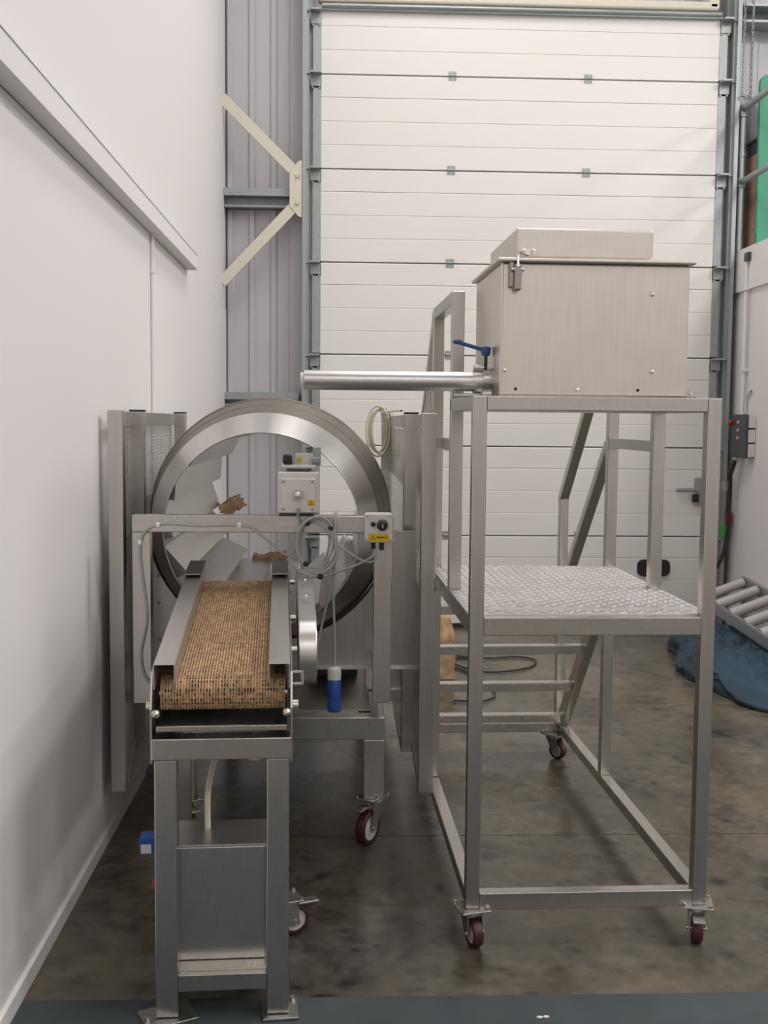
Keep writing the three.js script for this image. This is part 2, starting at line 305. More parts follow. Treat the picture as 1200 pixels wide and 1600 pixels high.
// ---------------------------------------------------------------- castors
// parent-local position of the mounting plate's underside; y of the floor is 0
function castor(parent, x, z, top, o = {}) {
  const { r = 0.04, w = 0.03, turn = 0, brake = false, off = 0.022, plate = 0.09, tyreMat = M.tyre } = o;
  const c = sub(parent, 'castor', [x, 0, z], [0, turn, 0]);
  mesh(c, 'plate', span(-plate / 2, plate / 2, top - 0.005, top, -plate / 2, plate / 2, 0.002), M.zincPlate);
  mesh(c, 'swivel', new THREE.CylinderGeometry(0.028, 0.03, 0.012, 20), M.zincPlate, [0, top - 0.011, 0]);
  const fh = top - 0.014;
  const fork = [span(-w / 2 - 0.010, w / 2 + 0.010, fh - 0.006, fh, -0.03, 0.028, 0.002)];
  for (const s of [-1, 1]) fork.push(extr([[-0.03, fh], [0.028, fh], [off + 0.014, r - 0.01], [off - 0.014, r - 0.01]], 0.003).rotateY(-Math.PI / 2).translate(s * (w / 2 + 0.0075) + 0.0015, 0, 0));
  mesh(c, 'fork', merge(fork), M.zincPlate);
  const tr = lathe([[r * 0.74, -w / 2], [r * 0.94, -w / 2], [r, -w * 0.32], [r, w * 0.32], [r * 0.94, w / 2], [r * 0.74, w / 2]], 36).rotateZ(Math.PI / 2);
  mesh(c, 'tyre', tr, tyreMat, [0, r, off]);
  mesh(c, 'hub', lathe([[0, -w * 0.30], [r * 0.30, -w * 0.5], [r * 0.42, -w * 0.30], [r * 0.64, -w * 0.30], [r * 0.75, -w * 0.49], [r * 0.75, w * 0.49], [r * 0.64, w * 0.30], [r * 0.42, w * 0.30], [r * 0.30, w * 0.5], [0, w * 0.30]], 28).rotateZ(Math.PI / 2), M.hub, [0, r, off]);
  mesh(c, 'axle', rod([-w / 2 - 0.014, r, off], [w / 2 + 0.014, r, off], 0.006, 10), M.zinc);
  for (const [sx, sz] of [[-1, -1], [1, -1], [-1, 1], [1, 1]]) mesh(c, 'bolt', new THREE.CylinderGeometry(0.006, 0.006, 0.009, 6), M.zinc, [sx * plate * 0.4, top + 0.003, sz * plate * 0.4]);
  if (brake) mesh(c, 'brake_pedal', span(-0.018, 0.018, fh - 0.012, fh - 0.004, off + 0.01, off + 0.075, 0.003), M.zincPlate);
  return c;
}

// ---------------------------------------------------------------- mobile platform (local: x right, -z away from the camera)
const GANTRY = { x: 0.370, z: -3.095, turn: 0.0221 };
{
  const g = thing('mobile_platform', 'stainless steel wheeled work platform with steps, handrails and a high table frame', 'platform', [GANTRY.x, 0, GANTRY.z], GANTRY.turn);
  const W = 0.703, T = 0.04, H = 0.957, TOP = 1.573, S = M.steel;
  const box = (n, x0, x1, y0, y1, d0, d1, m = S, r = 0.003) => mesh(g, n, span(x0, x1, y0, y1, -d1, -d0, r), m);
  const R0 = W - T;
  for (const x of [0, R0]) {
    box('leg', x, x + T, 0.108, TOP, 0, T);
    box('table_post', x, x + T, H, 1.915, 0.50, 0.54);
    box('rear_leg', x, x + T, 0.153, 1.915, 1.06, 1.10);
    box('handrail', x, x + T, 1.877, 1.917, 0.54, 1.06);
    box('mid_rail', x, x + T, 1.408, 1.446, 0.54, 1.06);
    box('side_rail', x, x + T, 0.113, 0.153, 0.04, 1.86);
    box('platform_rail', x + 0.001, x + T - 0.001, H - 0.056, H - 0.006, 0.04, 1.06);
    box('table_rail', x, x + T, TOP - T, TOP, T, 0.54);
    const xm = x + T / 2;
    mesh(g, 'stair_stringer', bar([xm, 0.135, -1.83], [xm, 0.925, -1.06], T - 0.004, 0.075, 0.003), S);
    mesh(g, 'stair_handrail', bar([xm, 1.895, -1.09], [xm, 1.15, -1.90], T, 0.04, 0.003), S);
    mesh(g, 'stair_mid_rail', bar([xm, 1.425, -1.10], [xm, 0.72, -1.88], T, 0.04, 0.003), S);
    box('handrail_post', x, x + T, 0.14, 1.165, 1.86, 1.90);
  }
  box('base_rail', T, R0, 0.104, 0.154, 0.0, T); box('base_rail', T, R0, 0.113, 0.153, 1.80, 1.84);
  box('table_beam', T, R0, TOP - T, TOP, 0, T); box('table_beam', T, R0, TOP - T, TOP, 0.50, 0.54);
  box('platform_beam', T, R0, H - 0.056, H - 0.004, 0, T); box('platform_beam', T, R0, H - 0.056, H - 0.006, 1.06, 1.10);
  for (const [d, y] of [[1.21, 0.785], [1.385, 0.589], [1.575, 0.390], [1.757, 0.203]]) {
    const st = sub(g, 'step', [0, 0, 0]);
    mesh(st, 'tread', span(T - 0.01, R0 + 0.01, y - 0.034, y, -d - 0.055, -d + 0.003, 0.002), S);
    mesh(st, 'nosing', span(T, R0, y - 0.002, y + 0.003, -d - 0.008, -d + 0.002, 0.001), S);
  }
  // chequer plate: sheet plus raised bars
  const pl = sub(g, 'tread_plate');
  mesh(pl, 'sheet', span(0.001, W - 0.001, H - 0.006, H, -1.10, -0.042, 0.001), M.plate);
  const bars = []; const one = rbox(0.026, 0.003, 0.006, 0.0012);
  for (let i = 0; i < 27; i++) for (let j = 0; j < 40; j++) {
    const x = 0.02 + i * 0.0255, z = -0.06 - j * 0.026, e = (i + j) % 2 ? 1 : -1;
    if ((x < 0.045 || x > 0.66) && z < -0.49 && z > -0.55) continue;
    if (-z > 0.095 && -z < 0.14) continue;
    bars.push(one.clone().rotateY(e * 0.75).translate(x, H + 0.001, z));
  }
  const bm = mesh(pl, 'raised_bars', merge(bars), M.plate); bm.userData.kind = 'stuff';
  mesh(pl, 'joint_strip', span(0.042, R0, H, H + 0.003, -0.138, -0.098, 0.001), M.plate);
  castor(g, 0.02, -0.02, 0.108, { turn: 0.25 }); castor(g, W - 0.02, -0.02, 0.108, { turn: -0.25, brake: true });
  castor(g, W - 0.06, -1.79, 0.113, { turn: 0.7 }); castor(g, 0.06, -1.79, 0.113, { turn: 0.5 });
}
// ---------------------------------------------------------------- hopper on the table
{
  const h = thing('hopper', 'stainless steel hopper box with raised lid standing on the high table', 'hopper', [GANTRY.x, 1.573, GANTRY.z], GANTRY.turn);
  const y = (v) => v - 1.573, S = M.steelHopper;
  const box = (n, x0, x1, y0, y1, d0, d1, m = S, r = 0.004, p = h) => mesh(p, n, span(x0, x1, y(y0), y(y1), -d1, -d0, r), m);
  box('body', 0.080, 0.617, 1.574, 1.944, 0.05, 0.53, S, 0.006);
  box('corner_fold', 0.079, 0.087, 1.576, 1.944, 0.046, 0.06, S, 0.003);
  box('flange', 0.066, 0.628, 1.944, 1.955, 0.028, 0.55, S, 0.004);
  const lid = sub(h, 'lid');
  box('cover', 0.125, 0.518, 1.960, 2.045, 0.075, 0.54, S, 0.008, lid);
  box('gasket', 0.13, 0.513, 1.954, 1.961, 0.085, 0.53, M.rubber, 0.002, lid);
  box('handle', 0.232, 0.448, 2.052, 2.068, 0.22, 0.36, S, 0.003, lid);
  box('handle_foot', 0.30, 0.38, 2.044, 2.053, 0.26, 0.32, S, 0.002, lid);
  const wn = sub(h, 'wing_screw', [0.157, y(1.975), -0.072]);
  mesh(wn, 'boss', new THREE.CylinderGeometry(0.009, 0.010, 0.012, 16).rotateX(Math.PI / 2), M.chrome, [0, 0, 0.004]);
  for (const s of [-1, 1]) mesh(wn, 'wing', new THREE.SphereGeometry(0.009, 14, 10).scale(1, 0.75, 0.4), M.chrome, [s * 0.013, 0.004, 0.008]);
  const lt = sub(h, 'toggle_latch', [0.117, y(1.91), -0.046]);
  mesh(lt, 'back_plate', span(-0.016, -0.003, -0.035, 0.036, 0, 0.010, 0.002), M.steelDull);
  mesh(lt, 'lever', span(-0.004, 0.016, -0.045, 0.028, 0.008, 0.022, 0.005), M.steelDull);
  mesh(lt, 'bail', rod([0.006, 0.02, 0.02], [0.006, 0.05, 0.014], 0.004, 8), M.chrome);
  mesh(lt, 'pivot', rod([-0.012, 0.012, 0.016], [0.024, 0.012, 0.016], 0.005, 10), M.chrome);
  for (const [a, b] of [[0.509, 1.862], [0.514, 1.646], [0.094, 1.645], [0.302, 1.593]]) mesh(h, 'screw', new THREE.SphereGeometry(0.0062, 14, 8).scale(1, 1, 0.6), M.chrome, [a, y(b), -0.048]);
  for (const a of [0.126, 0.475]) mesh(h, 'bolt_hole', new THREE.CylinderGeometry(0.0045, 0.0045, 0.003, 14).rotateX(Math.PI / 2), M.black, [a, y(1.594), -0.0495]);
  box('foot_bracket', 0.617, 0.647, 1.574, 1.596, 0.06, 0.075, M.steel, 0.002); box('foot_bracket', 0.617, 0.647, 1.574, 1.578, 0.06, 0.10, M.steel, 0.001);
  mesh(h, 'bracket_bolt', boltHead(0.005), M.chrome, [0.632, y(1.586), -0.058]);
  // outlet on the left side
  const o = sub(h, 'outlet_pipe', [0, y(1.618), -0.20]);
  mesh(o, 'tube', lathe([[0.0275, -0.468], [0.0285, -0.467], [0.0285, 0.03], [0.0275, 0.03]], 40).rotateZ(-Math.PI / 2), M.steelBright);
  mesh(o, 'end_cap', rod([-0.478, 0, 0], [-0.464, 0, 0], 0.022, 28), M.tie);
  mesh(o, 'collar', rod([0.052, 0.002, 0], [0.080, 0.002, 0], 0.041, 36), M.steel);
  mesh(o, 'inner_ring', rod([0.026, 0, 0], [0.054, 0, 0], 0.033, 36), M.steelBright);
  mesh(o, 'clamp_pin', rod([0.026, 0.041, 0.01], [0.056, 0.041, 0.01], 0.0085, 18), M.steelBright);
  mesh(o, 'support_lug', span(-0.03, 0.05, -0.044, -0.034, -0.012, 0.012, 0.003), M.steel);
  const lv = sub(h, 'valve_lever', [0.062, y(1.706), -0.19]);
  mesh(lv, 'handle', bar([-0.084, 0.026, 0], [-0.006, 0.004, 0], 0.012, 0.011, 0.004), M.blueLever);
  mesh(lv, 'knob', new THREE.SphereGeometry(0.009, 16, 12).scale(1.7, 0.8, 0.9), M.blueLever, [-0.084, 0.027, 0]);
  mesh(lv, 'hub', lathe([[0, -0.013], [0.012, -0.012], [0.015, 0.010], [0.010, 0.014], [0, 0.014]], 24), M.blueLever);
  mesh(lv, 'stem', rod([0, -0.045, 0], [0, -0.012, 0], 0.005, 12), M.black);
}

// ---------------------------------------------------------------- coating drum (world axes)
const DX = -0.26, DY = 1.124;
{
  const d = thing('coating_drum', 'large open stainless tumbling drum on a wheeled frame with side guards', 'drum machine', [DX, 0, -4.3]);
  const L = (x0, x1, y0, y1, z0, z1, r = 0.003) => span(x0 - DX, x1 - DX, y0, y1, z0 + 4.3, z1 + 4.3, r);
  const turned = (pts, seg = 96) => lathe(pts, seg).rotateX(Math.PI / 2).translate(0, DY, 0);  // profile [radius, z]
  // profile z relative to -4.3 (+ towards the camera)
  mesh(d, 'shell', turned([[0.418, 0.08], [0.418, -1.46], [0.423, -1.46], [0.423, 0.08], [0.418, 0.08]]), M.steel);
  const rim = sub(d, 'rim');
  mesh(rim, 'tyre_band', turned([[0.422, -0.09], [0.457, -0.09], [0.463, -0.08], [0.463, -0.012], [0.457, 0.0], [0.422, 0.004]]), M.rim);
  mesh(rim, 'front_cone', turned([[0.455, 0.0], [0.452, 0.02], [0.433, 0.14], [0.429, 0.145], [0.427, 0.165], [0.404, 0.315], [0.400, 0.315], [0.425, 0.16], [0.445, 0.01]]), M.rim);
  mesh(d, 'mouth_cone', turned([[0.4045, 0.312], [0.400, 0.325], [0.336, 0.487], [0.334, 0.488], [0.332, 0.486], [0.396, 0.312]]), M.steelBright);
  // sixteen overlapping lining plates
  const n = 16, stepA = 2 * Math.PI / n;
  const plate = (() => {   // in the xy plane, swept along z
    const ra = 0.410, rb = 0.352, a0 = 0, a1 = stepA * 1.02, t = 0.004;
    const P = (r, a) => [r * Math.cos(a), r * Math.sin(a)];
    return extr([P(ra, a0), P(rb, a1), P(ra + 0.006, a1), P(ra + 0.009, a1 * 0.5)], 1.62).translate(0, 0, -1.46);
  })();
  for (let i = 0; i < n; i++) mesh(d, 'lining_plate', plate, M.steel, [0, DY, 0], [0, 0, i * stepA + 0.16]);
  // front panel with the drum cut-out
  const fp = new THREE.Shape();
  const px0 = -0.793 - DX, px1 = 0.298 - DX, pt = 1.084, pb = 0.549, hr = 0.470, ca = Math.asin((pt - DY) / hr);
  fp.moveTo(px0, pb); fp.lineTo(px1, pb); fp.lineTo(px1, pt); fp.lineTo(hr * Math.cos(ca), pt);
  fp.absarc(0, DY, hr, ca, Math.PI - ca, true); fp.lineTo(px0, pt); fp.lineTo(px0, pb);
  const panel = sub(d, 'front_panel', [0, 0, 0.03]);
  mesh(panel, 'sheet', new THREE.ExtrudeGeometry(fp, { depth: 0.004, bevelEnabled: false, curveSegments: 80 }), M.steel);
  mesh(panel, 'cutout_collar', new THREE.CylinderGeometry(0.470, 0.470, 0.10, 60, 1, true, Math.PI, Math.PI).rotateX(Math.PI / 2).rotateZ(Math.PI / 2).translate(0, DY, -0.05), M.steelDull);
  for (const [x, yy] of [[-0.685, 0.905], [-0.685, 0.80], [0.20, 0.72], [-0.68, 0.66]]) mesh(panel, 'bolt', boltHead(0.0075, 0.005), M.steelDull, [x - DX, yy, 0.006]);
  mesh(panel, 'top_fold', L(0.222, 0.298, pt - 0.004, pt, -4.30, -4.266, 0.001), M.steel); mesh(panel, 'bottom_fold', L(-0.793, 0.298, pb, pb + 0.004, -4.33, -4.266, 0.001), M.steel);
  // portal frame in front of the mouth
  const pz0 = -3.70, pz1 = -3.66, fr = sub(d, 'portal_frame');
  mesh(fr, 'top_bar', L(-0.672, 0.176, 1.133, 1.19, pz0, pz1), M.steel);
  mesh(fr, 'upright', L(-0.672, -0.612, 0.565, 1.133, pz0, pz1), M.steel); mesh(fr, 'upright', L(0.116, 0.176, 0.565, 1.133, pz0, pz1), M.steel);
  for (const x of [-0.66, 0.13]) mesh(fr, 'stay', L(x, x + 0.03, 0.58, 0.62, -4.27, -3.70), M.steel);
  // base frame
  const bf = sub(d, 'base_frame'), z0 = -3.94, z1 = -3.87;
  mesh(bf, 'front_rail', L(-0.575, 0.167, 0.380, 0.460, z0, z1), M.steel); mesh(bf, 'rear_rail', L(-0.575, 0.167, 0.380, 0.460, -5.62, -5.55), M.steel);
  for (const x of [-0.575, 0.093]) {
    mesh(bf, 'side_rail', L(x, x + 0.074, 0.382, 0.458, -5.55, z0), M.steel);
    mesh(bf, 'leg', L(x, x + 0.074, 0.165, 0.380, z0, z1), M.steel); mesh(bf, 'leg', L(x, x + 0.074, 0.165, 0.380, -5.62, -5.55), M.steel);
    mesh(bf, 'panel_post', L(x + 0.012, x + 0.062, 0.46, 0.56, -4.33, -4.275), M.steel);
    mesh(bf, 'roller_block', L(x - 0.01, x + 0.08, 0.46, 0.60, -5.3, -5.1), M.steelDull);
    mesh(bf, 'support_roller', rod([x + 0.037 - DX, 0.68, -0.14], [x + 0.037 - DX, 0.68, -0.04], 0.05, 28), M.rubber);
  }
  mesh(bf, 'drive_motor', merge([rod([-0.02 - DX, 0.55, -0.65], [-0.02 - DX, 0.55, -0.25], 0.085, 28), rod([-0.02 - DX, 0.55, -0.25], [-0.02 - DX, 0.55, -0.20], 0.06, 28)]), M.motorPaint);
  mesh(bf, 'gearbox', L(-0.12, 0.08, 0.46, 0.54, -5.0, -4.5, 0.01), M.motorPaint);
  mesh(bf, 'drip_tray', L(-0.52, 0.12, 0.462, 0.468, -5.4, -3.95, 0.001), M.steelDull);
  const cs = { r: 0.062, w: 0.034, plate: 0.10, off: 0.035, brake: true };
  castor(d, 0.128 - DX, 0.395, 0.165, { ...cs, turn: -0.55 }); castor(d, -0.54 - DX, 0.395, 0.165, { ...cs, turn: 0.5 });
  castor(d, 0.128 - DX, -1.285, 0.165, { ...cs, turn: 2.6 }); castor(d, -0.54 - DX, -1.285, 0.165, { ...cs, turn: 0.4 });
  // side guards: posts, rails, wire mesh above, sheet below
  const guard = (posts, top, bot, meshY, xin, inf) => {
    const gd = sub(d, 'side_guard'), w = 0.052;
    posts.forEach(([x, z], i) => {
      const pw = i === 0 ? 0.052 : 0.056;
      mesh(gd, 'post', L(x - pw / 2, x + pw / 2, bot, top, z - 0.025, z + 0.025), M.steel);
      if (i) mesh(gd, 'post_cap', L(x - pw / 2 - 0.001, x + pw / 2 + 0.001, top, top + 0.006, z - 0.026, z + 0.026, 0.002), M.black);
    });
    for (let i = 0; i < posts.length - 1; i++) {
      const za = posts[i][1], zb = posts[i + 1][1], [xa, xb] = inf[i], my = meshY[i];
      const seg = (yy, hgt, nm, m = M.steel, t = 0.012) => mesh(gd, nm, bar([xa - DX, yy, za + 4.3 - 0.02], [xb - DX, yy, zb + 4.3 + 0.02], t, hgt, 0.002), m);
      seg(top - 0.03, 0.052, 'top_rail'); seg(bot + 0.03, 0.05, 'bottom_rail');
      if (my[0] > bot + 0.1) seg((my[0] + bot + 0.06) / 2, my[0] - bot - 0.06, 'lower_sheet', M.steel, 0.004);
      if (my[1] < top - 0.06) seg((my[1] + top - 0.06) / 2, top - 0.06 - my[1], 'upper_sheet', M.steel, 0.004);
      const wires = [], len = Math.hypot(xb - xa, zb - za) - 0.05, hgt = my[1] - my[0], pitch = 0.0127, long = 0.0762;
      for (let k = 1; k * long < len; k++) wires.push(new THREE.BoxGeometry(0.0018, hgt, 0.0026).translate(0, hgt / 2, -k * long - 0.025));
      for (let k = 0; k * pitch <= hgt; k++) wires.push(new THREE.BoxGeometry(0.0018, 0.0030, len).translate(0, k * pitch, -len / 2 - 0.025));
      const wm = mesh(gd, 'wire_mesh', merge(wires), M.steelBright, [xa - DX, my[0], za + 4.3], [0, Math.atan2(-(xb - xa), -(zb - za)), 0]);
      wm.userData.kind = 'stuff';
    }
    mesh(gd, 'bracket', L(Math.min(posts[1][0], xin), Math.max(posts[1][0], xin), 0.39, 0.44, -4.42, -4.38), M.steel);
    mesh(gd, 'bracket', L(Math.min(posts[2][0], xin), Math.max(posts[2][0], xin), 0.39, 0.44, -5.54, -5.50), M.steel);
  };
  guard([[-0.762, -3.88], [-0.778, -4.38], [-0.772, -5.50]], 1.530, 0.20, [[1.087, 1.475], [1.20, 1.475]], -0.57, [[-0.738, -0.800], [-0.752, -0.790]]);
  guard([[0.312, -3.88], [0.281, -4.38], [0.243, -5.70]], 1.530, 0.19, [[0.90, 1.25], [0.90, 1.25]], 0.16, [[0.292, 0.302], [0.256, 0.262]]);
}
// ---------------------------------------------------------------- things on the drum's portal frame
const label = (w, h, draw) => { const c = document.createElement('canvas'); c.width = w; c.height = h; const x = c.getContext('2d'); draw(x, w, h); const t = new THREE.CanvasTexture(c); t.colorSpace = THREE.SRGBColorSpace; return t; };
const warnTri = (x, cx, cy, s) => {
  x.fillStyle = '#1a1608'; x.beginPath(); x.moveTo(cx, cy - s); x.lineTo(cx + s * 1.1, cy + s * 0.85); x.lineTo(cx - s * 1.1, cy + s * 0.85); x.fill();
  x.fillStyle = '#d9b416'; x.beginPath(); x.moveTo(cx, cy - s * 0.68); x.lineTo(cx + s * 0.8, cy + s * 0.68); x.lineTo(cx - s * 0.8, cy + s * 0.68); x.fill();
  x.fillStyle = '#1a1608'; x.beginPath(); x.moveTo(cx + s * 0.1, cy - s * 0.4); x.lineTo(cx - s * 0.2, cy + s * 0.2); x.lineTo(cx, cy + s * 0.2); x.lineTo(cx - s * 0.1, cy + s * 0.6); x.lineTo(cx + s * 0.22, cy); x.lineTo(cx + s * 0.02, cy); x.fill();
};
{
  const t = thing('junction_box', 'pale grey electrical box with a large round gland on the frame bar', 'electrical box', [-0.132, 1.191, -3.68]);
  mesh(t, 'case', span(-0.067, 0.067, 0.006, 0.143, -0.045, 0.034, 0.008), M.plasticGrey);
  mesh(t, 'cover', span(-0.057, 0.057, 0.010, 0.122, 0.030, 0.046, 0.004), M.plasticGrey);
  for (const [x, y] of [[-0.047, 0.021], [0.047, 0.021], [-0.047, 0.111], [0.047, 0.111]]) mesh(t, 'screw', boltHead(0.0055, 0.004), M.steelDull, [x, y, 0.046]);
  const gl = sub(t, 'gland', [0, 0.068, 0.046]);
  mesh(gl, 'nut', new THREE.CylinderGeometry(0.019, 0.019, 0.012, 6).rotateX(Math.PI / 2), M.steel, [0, 0, 0.006]);
  mesh(gl, 'dome', lathe([[0, 0.020], [0.007, 0.019], [0.012, 0.012], [0.014, 0]], 24).rotateX(Math.PI / 2), M.steelBright, [0, 0, 0.010]);
  const g2 = sub(t, 'cable_entry', [0.001, 0.024, 0.046]);
  mesh(g2, 'ring', new THREE.CylinderGeometry(0.010, 0.011, 0.010, 20).rotateX(Math.PI / 2), M.plasticGrey, [0, 0.003, 0.004]);
  mesh(g2, 'nut', new THREE.CylinderGeometry(0.0065, 0.0065, 0.012, 6).rotateX(Math.PI / 2), M.steelDull, [0, -0.002, 0.012]);
  mesh(t, 'warning_label', cbox(-0.011, 0.011, -0.010, 0.010, 0, 0.0008), std(0xffffff, 0.5, 0, { map: label(64, 64, (x) => { x.fillStyle = '#d9b416'; x.fillRect(0, 0, 64, 64); warnTri(x, 32, 34, 24); }) }), [0.043, 0.043, 0.0463]);
  mesh(t, 'mounting_plate', span(-0.062, 0.05, -0.0005, 0.006, -0.05, 0.03, 0.002), M.plasticDark);
  mesh(t, 'bracket', span(-0.062, -0.005, -0.032, -0.029, 0.0205, 0.045, 0.001), M.steelBright);
}
{
  const t = thing('sensor_clamp', 'small steel clamp with a black knob sitting above the pale grey box', 'sensor bracket', [-0.13, 1.3345, -3.69]);
  mesh(t, 'base_plate', span(-0.04, 0.035, 0.000, 0.008, -0.03, 0.03, 0.002), M.plasticDark);
  mesh(t, 'clamp_plate', span(-0.057, 0.058, 0.010, 0.021, -0.03, 0.035, 0.003), M.steelBright);
  mesh(t, 'spacer', span(-0.03, 0.03, 0.007, 0.011, -0.02, 0.02, 0.001), M.steel);
  mesh(t, 'knob', lathe([[0, 0.034], [0.012, 0.033], [0.0145, 0.028], [0.0165, 0], [0, 0]], 20), M.black, [-0.038, 0.021, 0.005]);
  mesh(t, 'bolt', rod([-0.052, 0.02, 0.02], [-0.052, 0.026, 0.02], 0.004, 8), M.chrome);
  mesh(t, 'upright_plate', span(0.044, 0.07, 0.018, 0.078, -0.025, -0.018, 0.002), M.galv);
  mesh(t, 'clamp_block', span(0.04, 0.068, 0.028, 0.046, -0.018, 0.012, 0.004), M.galv);
  mesh(t, 'yellow_disc', new THREE.CylinderGeometry(0.009, 0.009, 0.002, 20).rotateX(Math.PI / 2), M.yellow, [0.0, 0.036, -0.02]);
  mesh(t, 'disc_plate', span(-0.014, 0.05, 0.018, 0.058, -0.026, -0.021, 0.001), M.plasticGrey);
}
{
  const t = thing('control_box', 'small pale grey switch box with a black rotary knob and yellow label', 'control box', [0.130, 1.107, -3.66]);
  mesh(t, 'case', span(-0.046, 0.046, 0.0, 0.096, 0.001, 0.045, 0.008), M.plasticGrey);
  mesh(t, 'cover', span(-0.045, 0.045, 0.001, 0.095, 0.044, 0.056, 0.007), M.plasticGrey);
  for (const [x, y] of [[-0.037, 0.010], [0.037, 0.010], [-0.037, 0.086], [0.037, 0.086]]) mesh(t, 'screw', boltHead(0.004, 0.003), M.steelDull, [x, y, 0.056]);
  const k = sub(t, 'rotary_knob', [0.012, 0.058, 0.056]);
  mesh(k, 'collar', lathe([[0.019, 0], [0.017, 0.008], [0.0145, 0.010], [0, 0.010]], 28).rotateX(Math.PI / 2), M.plasticDark);
  mesh(k, 'grip', lathe([[0.0135, 0.008], [0.0125, 0.026], [0, 0.027]], 28).rotateX(Math.PI / 2), M.black);
  mesh(k, 'pointer', span(-0.002, 0.002, -0.008, 0.004, 0.0268, 0.0278, 0.0004), M.hub);
  const b = sub(t, 'push_button', [-0.018, 0.061, 0.056]);
  mesh(b, 'bezel', lathe([[0.0085, 0], [0.008, 0.004], [0, 0.004]], 24).rotateX(Math.PI / 2), M.plasticDark);
  mesh(b, 'cap', lathe([[0.006, 0.003], [0.0055, 0.007], [0, 0.007]], 20).rotateX(Math.PI / 2), M.black);
  mesh(t, 'warning_label', cbox(-0.033, 0.033, -0.012, 0.012, 0, 0.0008), std(0xffffff, 0.5, 0, { map: label(192, 70, (x) => {
    x.fillStyle = '#d9b416'; x.fillRect(0, 0, 192, 70); warnTri(x, 38, 36, 24); x.fillStyle = '#1a1608';
    let px = 78; for (const w of [7, 9, 8, 9, 7, 9, 8]) { x.fillRect(px, 27, w, 15); px += w + 1.5; } px += 6; for (const w of [9, 8, 6]) { x.fillRect(px, 28, w, 13); px += w + 2; }
  }) }), [0.0, 0.018, 0.0562]);
  for (const [x, l] of [[-0.016, 0.022], [0.012, 0.026]]) mesh(t, 'gland', rod([x, -l, 0.026], [x, 0.001, 0.026], 0.0075, 14), M.black);
}
// grey cables on the portal
{
  const zf = -3.653;
  const a = thing('grey_cable', 'grey cable clipped along the left upright and top bar of the frame', 'cable', [-0.64, 0.6, zf]);
  const P = (x, y, z = zf) => [x + 0.64, y - 0.6, z - zf];
  mesh(a, 'lead', cable([P(-0.575, 0.62), P(-0.625, 0.645), P(-0.645, 0.72), P(-0.625, 0.85), P(-0.640, 1.0), P(-0.645, 1.08), P(-0.632, 1.13), P(-0.587, 1.158), P(-0.45, 1.156), P(-0.325, 1.158), P(-0.29, 1.152), P(-0.22, 1.10), P(-0.165, 1.06), P(-0.135, 1.095), P(-0.118, 1.14), P(-0.131, 1.19, -3.63), P(-0.131, 1.208, -3.622)], 0.0042, 180), M.cableGrey);
  for (const [x, y] of [[-0.587, 1.158], [-0.323, 1.158], [-0.646, 1.10]]) mesh(a, 'cable_tie', rbox(0.013, 0.015, 0.013, 0.003), M.tie, [...P(x, y)]);
  const c = thing('cable_coil', 'coil of grey cable hanging from the frame bar beside the switch box', 'cable', [-0.07, 1.10, -3.610]);
  const loops = [];
  for (let k = 0; k < 4; k++) { const r = 0.062 + 0.006 * k, pts = []; for (let i = 0; i < 14; i++) { const t = i / 14 * Math.PI * 2; pts.push([r * 0.82 * Math.cos(t) + 0.004 * k - 0.01 + 0.003 * Math.sin(3 * t + k), (r + 0.012) * Math.sin(t), 0.006 * Math.sin(t * 2 + k) + 0.004 * k]); } loops.push(pts); }
  for (const pts of loops) mesh(c, 'loop', cable(pts, 0.0045, 80, 8, true), M.cableGrey);
  mesh(c, 'tail', cable([[0.05, 0.02, 0], [0.09, -0.015, 0.01], [0.16, -0.055, 0.0], [0.19, -0.05, 0.0], [0.187, -0.018, 0.0]], 0.004, 50), M.cableGrey);
  mesh(c, 'tail', cable([[-0.09, -0.045, 0.0], [-0.06, -0.085, 0.0], [0.0, -0.105, 0.004], [0.06, -0.09, 0.004], [0.14, -0.06, 0.004], [0.183, -0.035, 0.0], [0.187, -0.018, 0.0]], 0.004, 60), M.cableGrey);
  for (const [x, y] of [[-0.03, 0.07], [0.045, 0.055], [-0.035, -0.062], [0.012, -0.104]]) mesh(c, 'tape', new THREE.SphereGeometry(0.0095, 12, 8).scale(1.1, 0.9, 1.3), M.black, [x, y, 0.006]);
  const p = thing('blue_plug', 'blue industrial plug with a pale collar hanging on a grey cable', 'plug', [-0.011, 0.545, -3.634]);
  mesh(p, 'body', lathe([[0, 0], [0.019, 0.0], [0.0225, 0.004], [0.0225, 0.028], [0.021, 0.032], [0.021, 0.045], [0.0225, 0.049], [0.0225, 0.108], [0, 0.108]], 28), M.blue);
  mesh(p, 'collar', lathe([[0.022, 0.106], [0.0225, 0.112], [0.0225, 0.138], [0.018, 0.148], [0.006, 0.150], [0, 0.150]], 28), M.plasticGrey);
  mesh(p, 'lead', cable([[0, 0.148, 0], [0.0, 0.25, 0.0], [-0.004, 0.38, 0.0], [0.0, 0.52, 0.0], [0.0, 0.615, -0.008], [0.0, 0.649, -0.03], [0.002, 0.653, -0.05]], 0.0045, 60), M.cableGrey);
  mesh(p, 'second_lead', cable([[0.002, 0.60, -0.012], [-0.006, 0.45, 0.0], [-0.03, 0.34, 0.0], [-0.055, 0.22, 0.0], [-0.062, 0.12, -0.05]], 0.004, 50), M.cableGrey);
}
